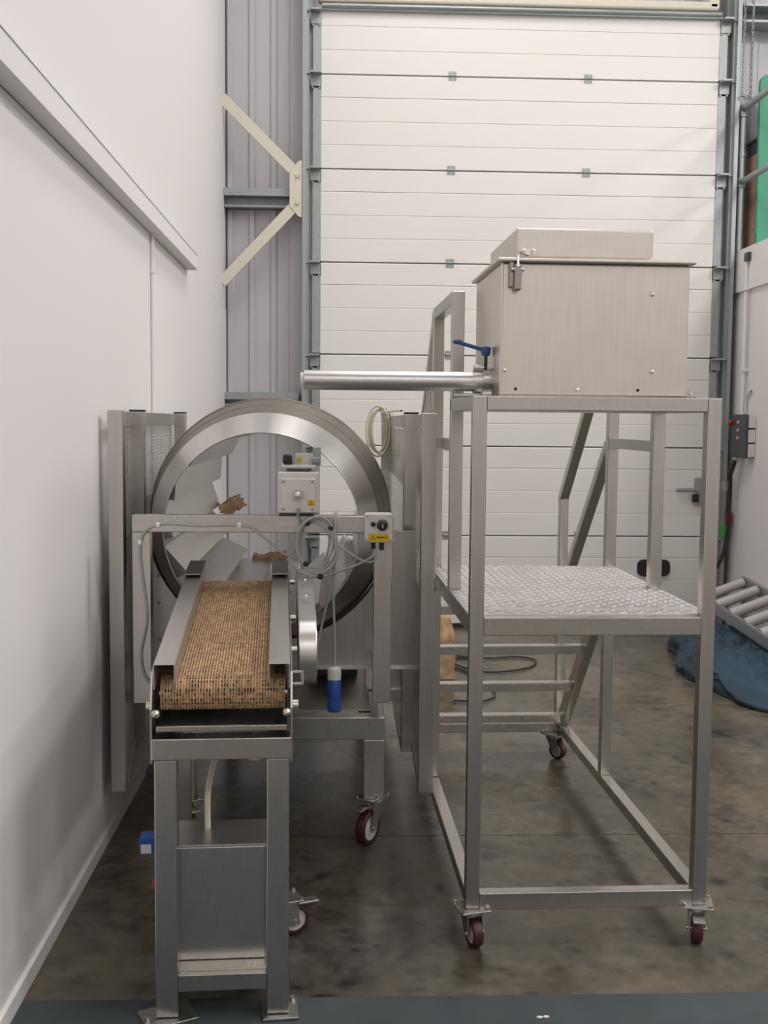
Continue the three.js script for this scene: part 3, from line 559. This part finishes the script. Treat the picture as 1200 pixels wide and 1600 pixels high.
{
  const c = thing('hanging_coil', 'cream coil of cable looped over the rear post of the right guard', 'cable', [0.195, 1.44, -5.64]);
  for (let k = 0; k < 4; k++) { const pts = []; for (let i = 0; i < 14; i++) { const t = i / 14 * Math.PI * 2, r = 0.075 + 0.007 * k; pts.push([r * 0.62 * Math.cos(t) + 0.012 * (k % 3), (r + 0.03) * Math.sin(t) + 0.01, 0.008 * k + 0.01 * Math.sin(t * 2)]); } mesh(c, 'loop', cable(pts, 0.005, 70, 8, true), M.cableCream); }
  mesh(c, 'tail', cable([[0.02, 0.10, 0.01], [0.06, 0.108, 0.06], [0.09, 0.112, 0.25], [0.085, 0.108, 0.6]], 0.005, 50), M.cableCream);
}
// torn cardboard lying in the drum
function scrap(label, pos, rot, w, h, m) {
  const g = new THREE.BoxGeometry(w, h, 0.004, 14, 10, 1), p = g.attributes.position;
  for (let i = 0; i < p.count; i++) {
    const x = p.getX(i), y = p.getY(i), ex = Math.abs(x) / (w / 2), ey = Math.abs(y) / (h / 2);
    const k = ex > 0.95 || ey > 0.95 ? (vnoise(x * 90 + 5, y * 90) - 0.5) * 0.035 : 0;
    p.setXYZ(i, x + k, y + k * 0.8, p.getZ(i) + 0.02 * Math.sin(x * 20) + 0.015 * (vnoise(x * 30, y * 30 + 3) - 0.5));
  }
  g.computeVertexNormals();
  tag(mesh(scene, 'torn_cardboard', g, m, pos, rot), label, 'cardboard');
}
scrap('ragged piece of brown cardboard propped inside the drum above the frame bar', [-0.555, 1.06, -5.83], [-0.75, 0.15, 0.5], 0.13, 0.09, M.paper);
scrap('torn strip of brown cardboard at the bottom of the drum beneath the cable', [-0.355, 0.795, -5.735], [-0.85, 0.1, 0.05], 0.17, 0.075, M.paper);

// ---------------------------------------------------------------- belt conveyor (local: x right, -z away)
{
  const c = thing('belt_conveyor', 'narrow stainless conveyor with a brown mesh belt rising into the drum', 'conveyor', [-0.448, 0, -2.70], 0.050);
  const W = 0.330, S = M.steel;
  const box = (n, x0, x1, y0, y1, d0, d1, m = S, r = 0.003, p = c) => mesh(p, n, span(x0, x1, y0, y1, -d1, -d0, r), m);
  const bh = (d) => 0.845 + 0.098 * d;
  for (const x of [0.0, W - 0.055]) {
    box('leg', x, x + 0.055, 0.012, 0.668, 0.0, 0.055);
    box('rear_leg', x, x + 0.05, 0.115, 0.668, 0.47, 0.52);
    box('side_rail', x, x + 0.05, 0.668, 0.722, 0.055, 0.90);
    box('lower_side_rail', x + 0.003, x + 0.047, 0.078, 0.118, 0.055, 0.52);
  }
  box('cross_rail', -0.006, W + 0.006, 0.668, 0.722, -0.004, 0.052); box('cross_rail', 0.05, W - 0.05, 0.668, 0.722, 0.47, 0.52);
  box('lower_rail', 0.055, W - 0.055, 0.076, 0.120, 0.002, 0.050);
  // side plates of the conveyor bed follow the slope
  const side = () => extr([[0.0, 0.66], [0.92, 0.70], [1.10, bh(1.1) - 0.10], [1.10, bh(1.1) + 0.03], [0.03, bh(0) + 0.035], [0.0, bh(0) - 0.05]], 0.005).rotateY(Math.PI / 2);
  mesh(c, 'side_plate', side(), S, [-0.009, 0, 0]); mesh(c, 'side_plate', side(), S, [W + 0.003, 0, 0]);
  const tray = sub(c, 'tray');
  mesh(tray, 'pan', bar([W / 2, 0.742, -0.01], [W / 2, 0.80, -0.9], W - 0.01, 0.004, 0.001), S);
  mesh(tray, 'front_lip', span(0.005, W - 0.005, 0.738, 0.752, -0.012, -0.002, 0.002), S);
  for (const x of [0.006, W - 0.006]) mesh(c, 'shaft_bolt', lathe([[0, 0.014], [0.006, 0.013], [0.010, 0.006], [0.011, 0], [0, 0]], 16).rotateX(Math.PI / 2), M.zinc, [x, 0.786, 0.004]);
  for (const x of [-0.016, W + 0.016]) mesh(c, 'axle_nut', new THREE.CylinderGeometry(0.014, 0.014, 0.014, 6).rotateZ(Math.PI / 2), M.zinc, [x, 0.79, -0.05]);
  // end roller and belt made of flat wires and cross rods
  const rc = [bh(0.11) - 0.046, 0.105], R = 0.045;
  for (const [yy, zz] of [[rc[0], -rc[1]], [bh(1.08) - 0.046, -1.08]]) {
    const sh = sub(c, 'end_shaft', [0, yy, zz]);
    mesh(sh, 'shaft', rod([0.004, 0, 0], [W - 0.004, 0, 0], 0.011, 20), S);
    for (const x of [0.03, 0.12, 0.21, 0.30]) mesh(sh, 'sprocket', rod([x - 0.006, 0, 0], [x + 0.006, 0, 0], R - 0.008, 18), M.plasticDark);
  }
  mesh(c, 'bed_plate', bar([W / 2, bh(0.16) - 0.045, -0.16], [W / 2, bh(1.04) - 0.045, -1.04], W - 0.02, 0.003, 0.001), M.steelDull);
  const wires = [], n = 42, slope = Math.atan(0.098), x0 = 0.012, dx = (W - 0.024) / n;
  const len = Math.hypot(1.0, 0.098);
  for (let i = 0; i <= n; i++) {
    const x = x0 + i * dx;
    wires.push(new THREE.BoxGeometry(0.0031, 0.009, len).translate(0, 0, -len / 2).rotateX(slope).translate(x, bh(0.1) - 0.0035, -0.1));
    for (let k = 0; k < 9; k++) {   // round the near end, f measured from the top towards the camera
      const f = -slope + (k + 0.5) * 0.285, rad = R - 0.003;
      wires.push(new THREE.BoxGeometry(0.0031, 0.006, 0.0122).rotateX(f).translate(x, rc[0] + rad * Math.cos(f), -rc[1] + rad * Math.sin(f)));
    }
  }
  for (let j = 0; j <= 78; j++) { const d = 0.10 + j * 0.0128; wires.push(new THREE.BoxGeometry(W - 0.02, 0.0045, 0.0045).translate(W / 2, bh(d) - 0.0025, -d)); }
  for (let k = 0; k < 10; k++) { const f = -slope + k * 0.285, w = k % 2 ? 0.003 : 0.0055; wires.push(new THREE.BoxGeometry(W - 0.02, 0.004, w).rotateX(f).translate(W / 2, rc[0] + (R - 0.004) * Math.cos(f), -rc[1] + (R - 0.004) * Math.sin(f))); }
  // crumbs caked in the openings
  for (let i = 0; i < n; i++) for (let j = 0; j < 78; j++) {
    const edge = Math.min(i, n - 1 - i), f = fbm(i * 0.16 + 4, j * 0.10, 3);
    const lft = i < n / 2, e2 = lft ? edge - 6 : edge - 7;
    if (e2 < (lft ? 9 : 6) ? rnd() < 0.92 - e2 * (lft ? 0.075 : 0.12) : f < 0.33 || rnd() < 0.08) continue;
    const d = 0.10 + (j + 0.5) * 0.0128;
    wires.push(new THREE.BoxGeometry(dx * 0.7, 0.003, 0.0085).translate(x0 + (i + 0.5) * dx, bh(d) - 0.0035 - rnd() * 0.003, -d));
  }
  for (let i = 0; i < n; i++) for (let k = 0; k < 9; k++) {
    if (rnd() < (k % 3 === 1 ? 0.75 : 0.35)) continue;
    const f = -slope + (k + 0.5) * 0.285;
    wires.push(new THREE.BoxGeometry(dx * 0.75, 0.003, 0.0095).rotateX(f).translate(x0 + (i + 0.5) * dx, rc[0] + (R - 0.005) * Math.cos(f), -rc[1] + (R - 0.005) * Math.sin(f)));
  }
  const belt = mesh(c, 'mesh_belt', (() => { const g = merge(wires), p = g.attributes.position, uv = new Float32Array(p.count * 2); for (let i = 0; i < p.count; i++) { uv[2 * i] = p.getX(i) * 4; uv[2 * i + 1] = (p.getZ(i) + p.getY(i)) * 4; } g.setAttribute('uv', new THREE.BufferAttribute(uv, 2)); return g; })(), M.belt);
  belt.userData.kind = 'stuff';
  // side guards: inverted channels over both belt edges
  for (const [a, b, inner] of [[0.0, 0.050, 0.050], [W - 0.050, W, W - 0.050]]) {
    const gd = sub(c, 'belt_guard'), xm = (a + b) / 2, hh = 0.058, d0 = 0.012, d1 = 1.13;
    const seg = (x, w, yo, h, nm) => mesh(gd, nm, bar([x, bh(d0) + yo, -d0], [x, bh(d1) + yo, -d1], w, h, 0.0015), M.steelBright);
    seg(xm, b - a, hh - 0.0015, 0.003, 'top'); seg(inner, 0.003, hh / 2 + 0.003, hh - 0.008, 'inner_side'); seg(inner === b ? a : b, 0.003, hh / 2 - 0.004, hh + 0.006, 'outer_side');
    mesh(gd, 'far_cover', bar([xm, bh(1.0) + hh + 0.002, -0.90], [xm, bh(1.14) + hh + 0.002, -1.14], b - a + 0.004, 0.003, 0.001), M.steelDull);
  }
  // chain guard on the right
  const cg = sub(c, 'chain_guard', [W + 0.028, 0, 0]);
  const st = new THREE.Shape(), ra = 0.088, A = [-0.36, 0.862], Bp = [-0.80, 0.935];
  { const ang = Math.atan2(Bp[1] - A[1], Bp[0] - A[0]); st.absarc(A[0], A[1], ra, ang + Math.PI / 2, ang + Math.PI * 1.5, false); st.absarc(Bp[0], Bp[1], ra * 0.8, ang - Math.PI / 2, ang + Math.PI / 2, false); st.closePath(); }
  mesh(cg, 'cover', new THREE.ExtrudeGeometry(st, { depth: 0.044, bevelEnabled: true, bevelSize: 0.003, bevelThickness: 0.003, bevelSegments: 2, curveSegments: 28 }).rotateY(-Math.PI / 2).translate(0.046, 0, 0), M.steelBright);
  for (const z of [-0.52, -0.70]) mesh(cg, 'screw', new THREE.SphereGeometry(0.005, 10, 8), M.chrome, [0.024, 0.99 + (-z - 0.52) * 0.12, z]);
  mesh(cg, 'seam', span(0.0, 0.05, 0.948, 0.954, -0.412, -0.402, 0.001), M.steelBright);
  const hd = sub(c, 'side_handle', [W + 0.008, 0.862, -0.03]);
  mesh(hd, 'bar', span(0.0, 0.028, 0.012, 0.018, -0.01, 0.0, 0.001), M.steelBright); mesh(hd, 'bar', span(0.0, 0.028, -0.018, -0.012, -0.01, 0.0, 0.001), M.steelBright); mesh(hd, 'end', span(0.022, 0.028, -0.018, 0.018, -0.01, 0.0, 0.001), M.steelBright);
  for (const [y, z] of [[0.93, -0.5], [0.895, -0.22], [0.985, -0.85]]) mesh(c, 'stud', rod([W + 0.006, y, z], [W + 0.022, y, z], 0.009, 10), M.zinc);
  // control cabinet between the legs
  const cab = sub(c, 'control_cabinet');
  box('case', 0.040, W - 0.058, 0.128, 0.4245, 0.062, 0.235, M.steel, 0.004, cab);
  box('lid', 0.038, W - 0.056, 0.425, 0.430, 0.060, 0.238, M.steelBright, 0.001, cab);
  box('shelf', 0.055, W - 0.055, 0.120, 0.128, 0.02, 0.24, M.steel, 0.001, cab);
  const so = sub(c, 'socket', [-0.026, 0.408, -0.15]);
  mesh(so, 'body', span(-0.026, 0.020, -0.024, 0.022, -0.02, 0.03, 0.003), M.blue);
  mesh(so, 'label', span(-0.022, 0.004, -0.020, 0.004, 0.029, 0.031, 0.0005), M.hub);
  mesh(so, 'flange', span(0.019, 0.066, -0.026, 0.026, -0.025, 0.025, 0.004), M.plasticGrey);
  const es = sub(c, 'stop_button', [0.0, 0.296, -0.15]);
  mesh(es, 'head', lathe([[0, 0.026], [0.010, 0.024], [0.016, 0.016], [0.016, 0.010], [0.009, 0.006], [0.009, 0]], 24).rotateZ(Math.PI / 2), M.red, [0.002, 0, 0]);
  mesh(es, 'base', span(-0.002, 0.042, -0.02, 0.02, -0.02, 0.02, 0.003), M.plasticDark);
  mesh(c, 'hose', cable([[0.20, 0.70, -0.40], [0.17, 0.66, -0.34], [0.135, 0.60, -0.26], [0.118, 0.52, -0.20], [0.118, 0.428, -0.18]], 0.008, 40), M.cableCream);
  mesh(c, 'fitting', lathe([[0, 0], [0.02, 0.004], [0.022, 0.03], [0.014, 0.034], [0, 0.034]], 20), M.tie, [0.245, 0.636, -0.10]);
  // feet
  mesh(c, 'foot_plate', span(-0.065, 0.065, 0, 0.008, -0.05, 0.05, 0.002), M.zincPlate, [0.028, 0.0025, -0.022], [0, 0.42, 0]);
  mesh(c, 'foot_plate', span(-0.045, 0.045, 0, 0.008, -0.05, 0.05, 0.002), M.zincPlate, [W - 0.022, 0.0025, -0.03], [0, 0.05, 0]);
  for (const [x, z] of [[-0.02, 0.01], [W + 0.01, -0.07]]) mesh(c, 'foot_bolt', rod([x, 0.008, z], [x, 0.02, z], 0.007, 8), M.zinc);
  castor(c, W - 0.005, -0.46, 0.115, { r: 0.046, w: 0.03, turn: 1.9, brake: true, plate: 0.085 }); castor(c, 0.025, -0.495, 0.115, { r: 0.046, w: 0.03, turn: 1.2, plate: 0.085 });
}

// ---------------------------------------------------------------- right hand side
{
  const t = thing('door_control_box', 'dark grey door control box with a red knob on the right wall', 'control box', [ROOM.right, 1.27, -7.745]);
  mesh(t, 'front', span(-0.072, -0.05, 0.0, 0.30, -0.145, 0.145, 0.006), M.plasticDark);
  for (const [a, b] of [[0.005, 0.095], [0.105, 0.195], [0.205, 0.295]]) mesh(t, 'housing', span(-0.052, -0.001, a, b, -0.14, 0.143, 0.004), M.plasticGrey);
  mesh(t, 'back', span(-0.02, -0.0005, 0.004, 0.296, -0.13, 0.13, 0.002), M.plasticDark);
  const k = sub(t, 'red_knob', [-0.072, 0.245, -0.10]);
  mesh(k, 'head', lathe([[0, 0.034], [0.018, 0.032], [0.022, 0.022], [0.018, 0.014], [0.012, 0]], 24).rotateZ(Math.PI / 2), M.red);
  mesh(k, 'collar', lathe([[0.024, 0], [0.022, 0.006], [0, 0.006]], 24).rotateZ(Math.PI / 2), M.plasticDark);
  for (const y of [0.245, 0.19, 0.135]) mesh(t, 'button', new THREE.CylinderGeometry(0.011, 0.012, 0.010, 16).rotateZ(Math.PI / 2), M.hub, [-0.075, y, 0.0]);
  for (const z of [0.10, -0.09]) mesh(t, 'gland', rod([-0.04, -0.035, z], [-0.04, 0.002, z], 0.012, 12), M.plasticGrey);
  const cd = thing('wall_conduit', 'white conduit running down the right wall to the dark control box', 'conduit', [ROOM.right, 1.57, -7.80]);
  mesh(cd, 'tube', rod([-0.030, 0.0, 0], [-0.030, 1.10, 0], 0.012, 12), M.whitePaint);
  mesh(cd, 'branch', cable([[-0.012, 0.02, 0.02], [-0.012, 0.12, 0.04], [-0.012, 0.155, 0.10], [-0.012, 0.16, 0.12]], 0.007, 24), M.plasticGrey);
  for (const y of [0.30, 0.86]) mesh(cd, 'clip', span(-0.046, 0.0, y, y + 0.02, -0.02, 0.02, 0.003), M.whitePaint);
  mesh(cd, 'entry', span(-0.046, -0.02, 1.06, 1.12, -0.02, 0.05, 0.004), M.plasticDark);
  const pts = []; for (let i = 0; i <= 120; i++) { const t2 = i / 120; pts.push([0.014 * Math.cos(t2 * 75) + 2.81 - 0.03 * t2, 1.25 - 0.13 * t2, -7.84 + 0.014 * Math.sin(t2 * 75) - 0.03 * t2]); }
  const cc = thing('coiled_cable', 'black cable hanging in a bow from the control box beside the door track', 'cable');
  mesh(cc, 'coil', cable(pts, 0.004, 420, 6), M.cableBlack);
  mesh(cc, 'bow', cable([[2.79, 1.12, -7.87], [2.80, 0.95, -7.9], [2.795, 0.72, -7.92], [2.77, 0.55, -7.93], [2.725, 0.46, -7.95], [2.70, 0.47, -7.97], [2.705, 0.58, -7.985]], 0.014, 60), M.cableBlack);
  mesh(cc, 'connector', span(2.745, 2.79, 1.02, 1.09, -7.95, -7.90, 0.008), M.galv);
  tag(mesh(scene, 'green_tag', span(2.776, 2.812, 0.68, 0.772, -8.0, -7.965, 0.004), M.greenTag), 'small bright green marker on the right door track', 'marker');
  tag(mesh(scene, 'red_tag', span(2.812, 2.843, 0.778, 0.868, -8.0, -7.965, 0.004), M.red), 'small red marker just above the green one by the door track', 'marker');
}
{
  const h = thing('handrail', 'galvanised tube handrail along the edge of the storage deck', 'handrail', [2.855, 2.70, -8.05]);
  const G = M.galv;
  mesh(h, 'post', rod([0, 0.036, 0], [0, 1.03, 0], 0.024, 20), G);
  mesh(h, 'top_rail', rod([0, 1.03, -0.02], [0.0, 1.03, 2.4], 0.024, 20), G); mesh(h, 'mid_rail', rod([0, 0.52, -0.02], [0, 0.52, 2.4], 0.022, 20), G);
  for (const y of [1.01, 0.52]) mesh(h, 'clamp', rod([0, y - 0.035, 0], [0, y + 0.03, 0], 0.032, 20), G);
  mesh(h, 'elbow', new THREE.SphereGeometry(0.033, 18, 12), G, [0, 1.03, 0]);
  mesh(h, 'sleeve', rod([0, 0.70, 0], [0, 0.73, 0], 0.028, 18), G);
  for (const z of [1.2, 2.35]) mesh(h, 'post', rod([0, 0.035, z], [0, 1.03, z], 0.024, 20), G);
  const b = thing('cardboard_box', 'brown cardboard box behind the handrail on the storage deck', 'box', [3.125, 2.736, -8.09]);
  mesh(b, 'carton', span(-0.18, 0.22, 0.001, 0.68, -0.10, 0.10, 0.004), M.cardboard);
  mesh(b, 'hand_slot', span(-0.10, 0.02, 0.36, 0.375, 0.099, 0.102, 0.001), M.black);
  mesh(b, 'tape', span(-0.01, 0.04, 0.30, 0.6805, 0.099, 0.1012, 0.0005), M.cardboard);
  const d = thing('dark_crate', 'shallow dark crate lying on top of the cardboard box on the deck', 'crate', [3.125, 3.418, -8.09]);
  mesh(d, 'tub', span(-0.18, 0.20, 0.001, 0.09, -0.10, 0.10, 0.006), M.plasticDark); mesh(d, 'lip', span(-0.19, 0.21, 0.085, 0.11, -0.11, 0.11, 0.006), M.plasticDark);
  const g = thing('green_board', 'tall green plastic board standing behind the handrail at the right edge', 'board', [2.945, 2.736, -7.97]);
  const gs = new THREE.Shape(); gs.moveTo(0, 0.001); gs.lineTo(0.6, 0.001); gs.lineTo(0.6, 1.20); gs.lineTo(0.05, 1.20); gs.quadraticCurveTo(-0.01, 1.20, -0.01, 1.14); gs.closePath();
  mesh(g, 'board', new THREE.ExtrudeGeometry(gs, { depth: 0.03, bevelEnabled: true, bevelSize: 0.004, bevelThickness: 0.004, bevelSegments: 2 }), M.green);
  mesh(g, 'edge_strip', span(-0.012, 0.004, 0.10, 1.10, 0.002, 0.028, 0.003), M.green);
  const bmm = thing('roof_beam', 'horizontal galvanised steel member high on the end wall above the deck', 'beam', [0, 0, 0], 0, null, 'structure');
  mesh(bmm, 'flange', cbox(2.83, 10.0, 4.44, 4.455, B + 0.02, B + 0.20), M.galv); mesh(bmm, 'web', cbox(2.83, 10.0, 4.345, 4.44, B + 0.02, B + 0.04), M.galv); mesh(bmm, 'flange', cbox(2.83, 10.0, 4.33, 4.345, B + 0.02, B + 0.20), M.galv);
  const ch = thing('hand_chain', 'hanging loop of galvanised hand chain right of the door track', 'chain', [2.822, 3.80, -7.99]);
  const link = new THREE.TorusGeometry(0.0105, 0.0028, 6, 12).scale(0.72, 1.35, 1);
  for (const [x, z] of [[0.0, 0], [0.045, 0.03]]) { const ls = []; for (let i = 0; i < 104; i++) ls.push(link.clone().rotateY(i % 2 ? Math.PI / 2 : 0).translate(x + 0.00028 * i * (x ? 1 : 0.4), 0.012 + i * 0.0215, z)); const m = mesh(ch, 'strand', merge(ls), M.galv); }
  const lo = []; for (let i = 0; i < 8; i++) { const t = Math.PI + (i + 0.5) / 8 * Math.PI; lo.push(link.clone().rotateY(i % 2 ? Math.PI / 2 : 0).rotateZ(Math.PI / 2 * Math.cos(t) * -1).translate(0.0225 + 0.0225 * Math.cos(t), 0.01 + 0.02 * Math.sin(t), 0.015)); }
  mesh(ch, 'loop', merge(lo), M.galv);
}
// gravity roller track leaning on the tarpaulin
{
  const t = thing('roller_track', 'gravity roller conveyor section with pale rollers leaning at the right wall', 'roller conveyor', [2.53, 0, -7.7]);
  const yl = (d) => 0.285 - 0.055 * d, wx = 0.30, dy = 0.115, n = 9, pitch = 0.265;
  const rail = (x, yo) => merge([bar([x, yl(0) + yo, 0], [x, yl(2.45) + yo, 2.45], 0.005, 0.07, 0.002), bar([x + 0.012, yl(0) + yo + 0.034, 0], [x + 0.012, yl(2.45) + yo + 0.034, 2.45], 0.028, 0.004, 0.001), bar([x + 0.012, yl(0) + yo - 0.034, 0], [x + 0.012, yl(2.45) + yo - 0.034, 2.45], 0.028, 0.004, 0.001)]);
  mesh(t, 'side_rail', rail(0, 0), M.galv); mesh(t, 'side_rail', rail(wx, dy), M.galv);
  for (let i = 0; i < n; i++) { const d = 0.08 + i * pitch; const r = sub(t, 'roller'); mesh(r, 'tube', rod([0.016, yl(d) + 0.022, d], [wx - 0.012, yl(d) + dy + 0.010, d], 0.034, 20), M.hub); mesh(r, 'axle', rod([-0.004, yl(d) + 0.014, d], [wx + 0.006, yl(d) + dy + 0.014, d], 0.006, 8), M.zinc); }
  for (const d of [0.15, 2.3]) mesh(t, 'cross_bar', bar([0, yl(d) - 0.02, d], [wx, yl(d) + dy - 0.02, d], 0.03, 0.02), M.galv);
  for (const d of [0.06]) { mesh(t, 'stand_leg', bar([0.005, 0.002, d], [0.005, yl(d) - 0.02, d], 0.03, 0.03), M.galv); mesh(t, 'stand_leg', bar([wx, 0.002, d], [wx, yl(d) + dy - 0.02, d], 0.03, 0.03), M.galv); }
}
// crumpled tarpaulin
{
  const g = new THREE.SphereGeometry(1, 160, 110), p = g.attributes.position, v = new THREE.Vector3();
  for (let i = 0; i < p.count; i++) {
    v.fromBufferAttribute(p, i);
    const a = Math.atan2(v.z, v.x), f = fbm(a * 2.2 + 9, v.y * 2 + 3, 3);
    let x = v.x * 0.36 * (0.82 + 0.42 * f), z = v.z * 1.02 * (0.86 + 0.3 * f);
    const fold = Math.abs(fbm(x * 5 + 2, z * 3.4 + 7, 3) - 0.5) * 2 + 0.9 * Math.abs(fbm(x * 16 + z * 5, z * 11 - x * 6, 2) - 0.5) - 0.2;
    let y = v.y > 0 ? Math.pow(v.y, 0.6) * (0.155 + 0.09 * fold - 0.05 * (z > 0 ? z : 0)) : v.y * 0.004;
    x += 0.035 * (fbm(z * 6, y * 20 + 3, 2) - 0.5);
    const lim = 0.285 - 0.055 * (z + 1.25) - 0.055 + Math.max(0, 0.06 - x) * 1.2; y = Math.min(y, lim);
    p.setXYZ(i, x, Math.max(0, y) + 0.004, z);
  }
  g.computeVertexNormals();
  tag(mesh(scene, 'tarpaulin', g, M.tarp, [2.47, 0, -6.56]), 'crumpled blue tarpaulin heaped on the floor beneath the roller track', 'tarpaulin');
}
// brown paper bag and black cable behind the steps
{
  const g = new THREE.BoxGeometry(0.2, 0.36, 0.18, 10, 16, 8), p = g.attributes.position;
  for (let i = 0; i < p.count; i++) {
    const x = p.getX(i), y = p.getY(i), z = p.getZ(i), t = (y + 0.18) / 0.36, k = 1 - 0.28 * Math.max(0, t - 0.55) / 0.45;
    p.setXYZ(i, x * k + 0.02 * (fbm(y * 14, z * 14 + 5, 3) - 0.5), y + 0.02 * t * (vnoise(x * 40, z * 40) - 0.5), z * k * (1 - 0.4 * Math.max(0, t - 0.6)) + 0.03 * (fbm(x * 14 + 3, y * 14, 3) - 0.5));
  }
  g.computeVertexNormals();
  tag(mesh(scene, 'paper_bag', g, M.paper, [0.585, 0.183, -6.5]), 'crumpled brown paper bag standing on the floor behind the steps', 'bag');
  const F = (x, z) => [x - 0.95, 0.008, z + 6.7];
  const c = thing('floor_cable', 'loose black cable lying in loops on the floor behind the steps', 'cable', [0.95, 0, -6.7]);
  mesh(c, 'loop', cable([F(0.76, -7.05), F(0.95, -6.98), F(1.15, -7.02), F(1.24, -6.93), F(1.18, -6.72), F(1.0, -6.6), F(0.85, -6.6), F(0.75, -6.75), F(0.70, -6.95), F(0.80, -7.0), F(0.86, -6.95)], 0.0055, 140), M.cableBlack);
  mesh(c, 'end', cable([F(0.70, -6.72), F(0.78, -6.55), F(0.84, -6.3), F(0.87, -6.1), F(0.84, -5.95), F(0.76, -5.88), F(0.62, -5.9)], 0.0055, 80), M.cableBlack);
  mesh(c, 'loop', cable([F(0.72, -7.1), F(0.70, -7.5), F(0.66, -7.95)], 0.0055, 40), M.cableBlack);
}
// plastic chips on the painted band
for (const [x, z, l] of [[0.515, -2.70, 'left one of two tiny white chips on the painted floor band'], [0.532, -2.702, 'right one of two tiny white chips on the painted floor band']]) {
  tag(mesh(scene, 'paint_chip', new THREE.CylinderGeometry(0.006, 0.007, 0.002, 7).scale(1.2, 1, 0.7), M.tie, [x, 0.0032, z]), l, 'debris');
}
scene.traverse((o) => { if (o.isMesh) { o.castShadow = true; o.receiveShadow = true; } });
renderer.render(scene, camera);
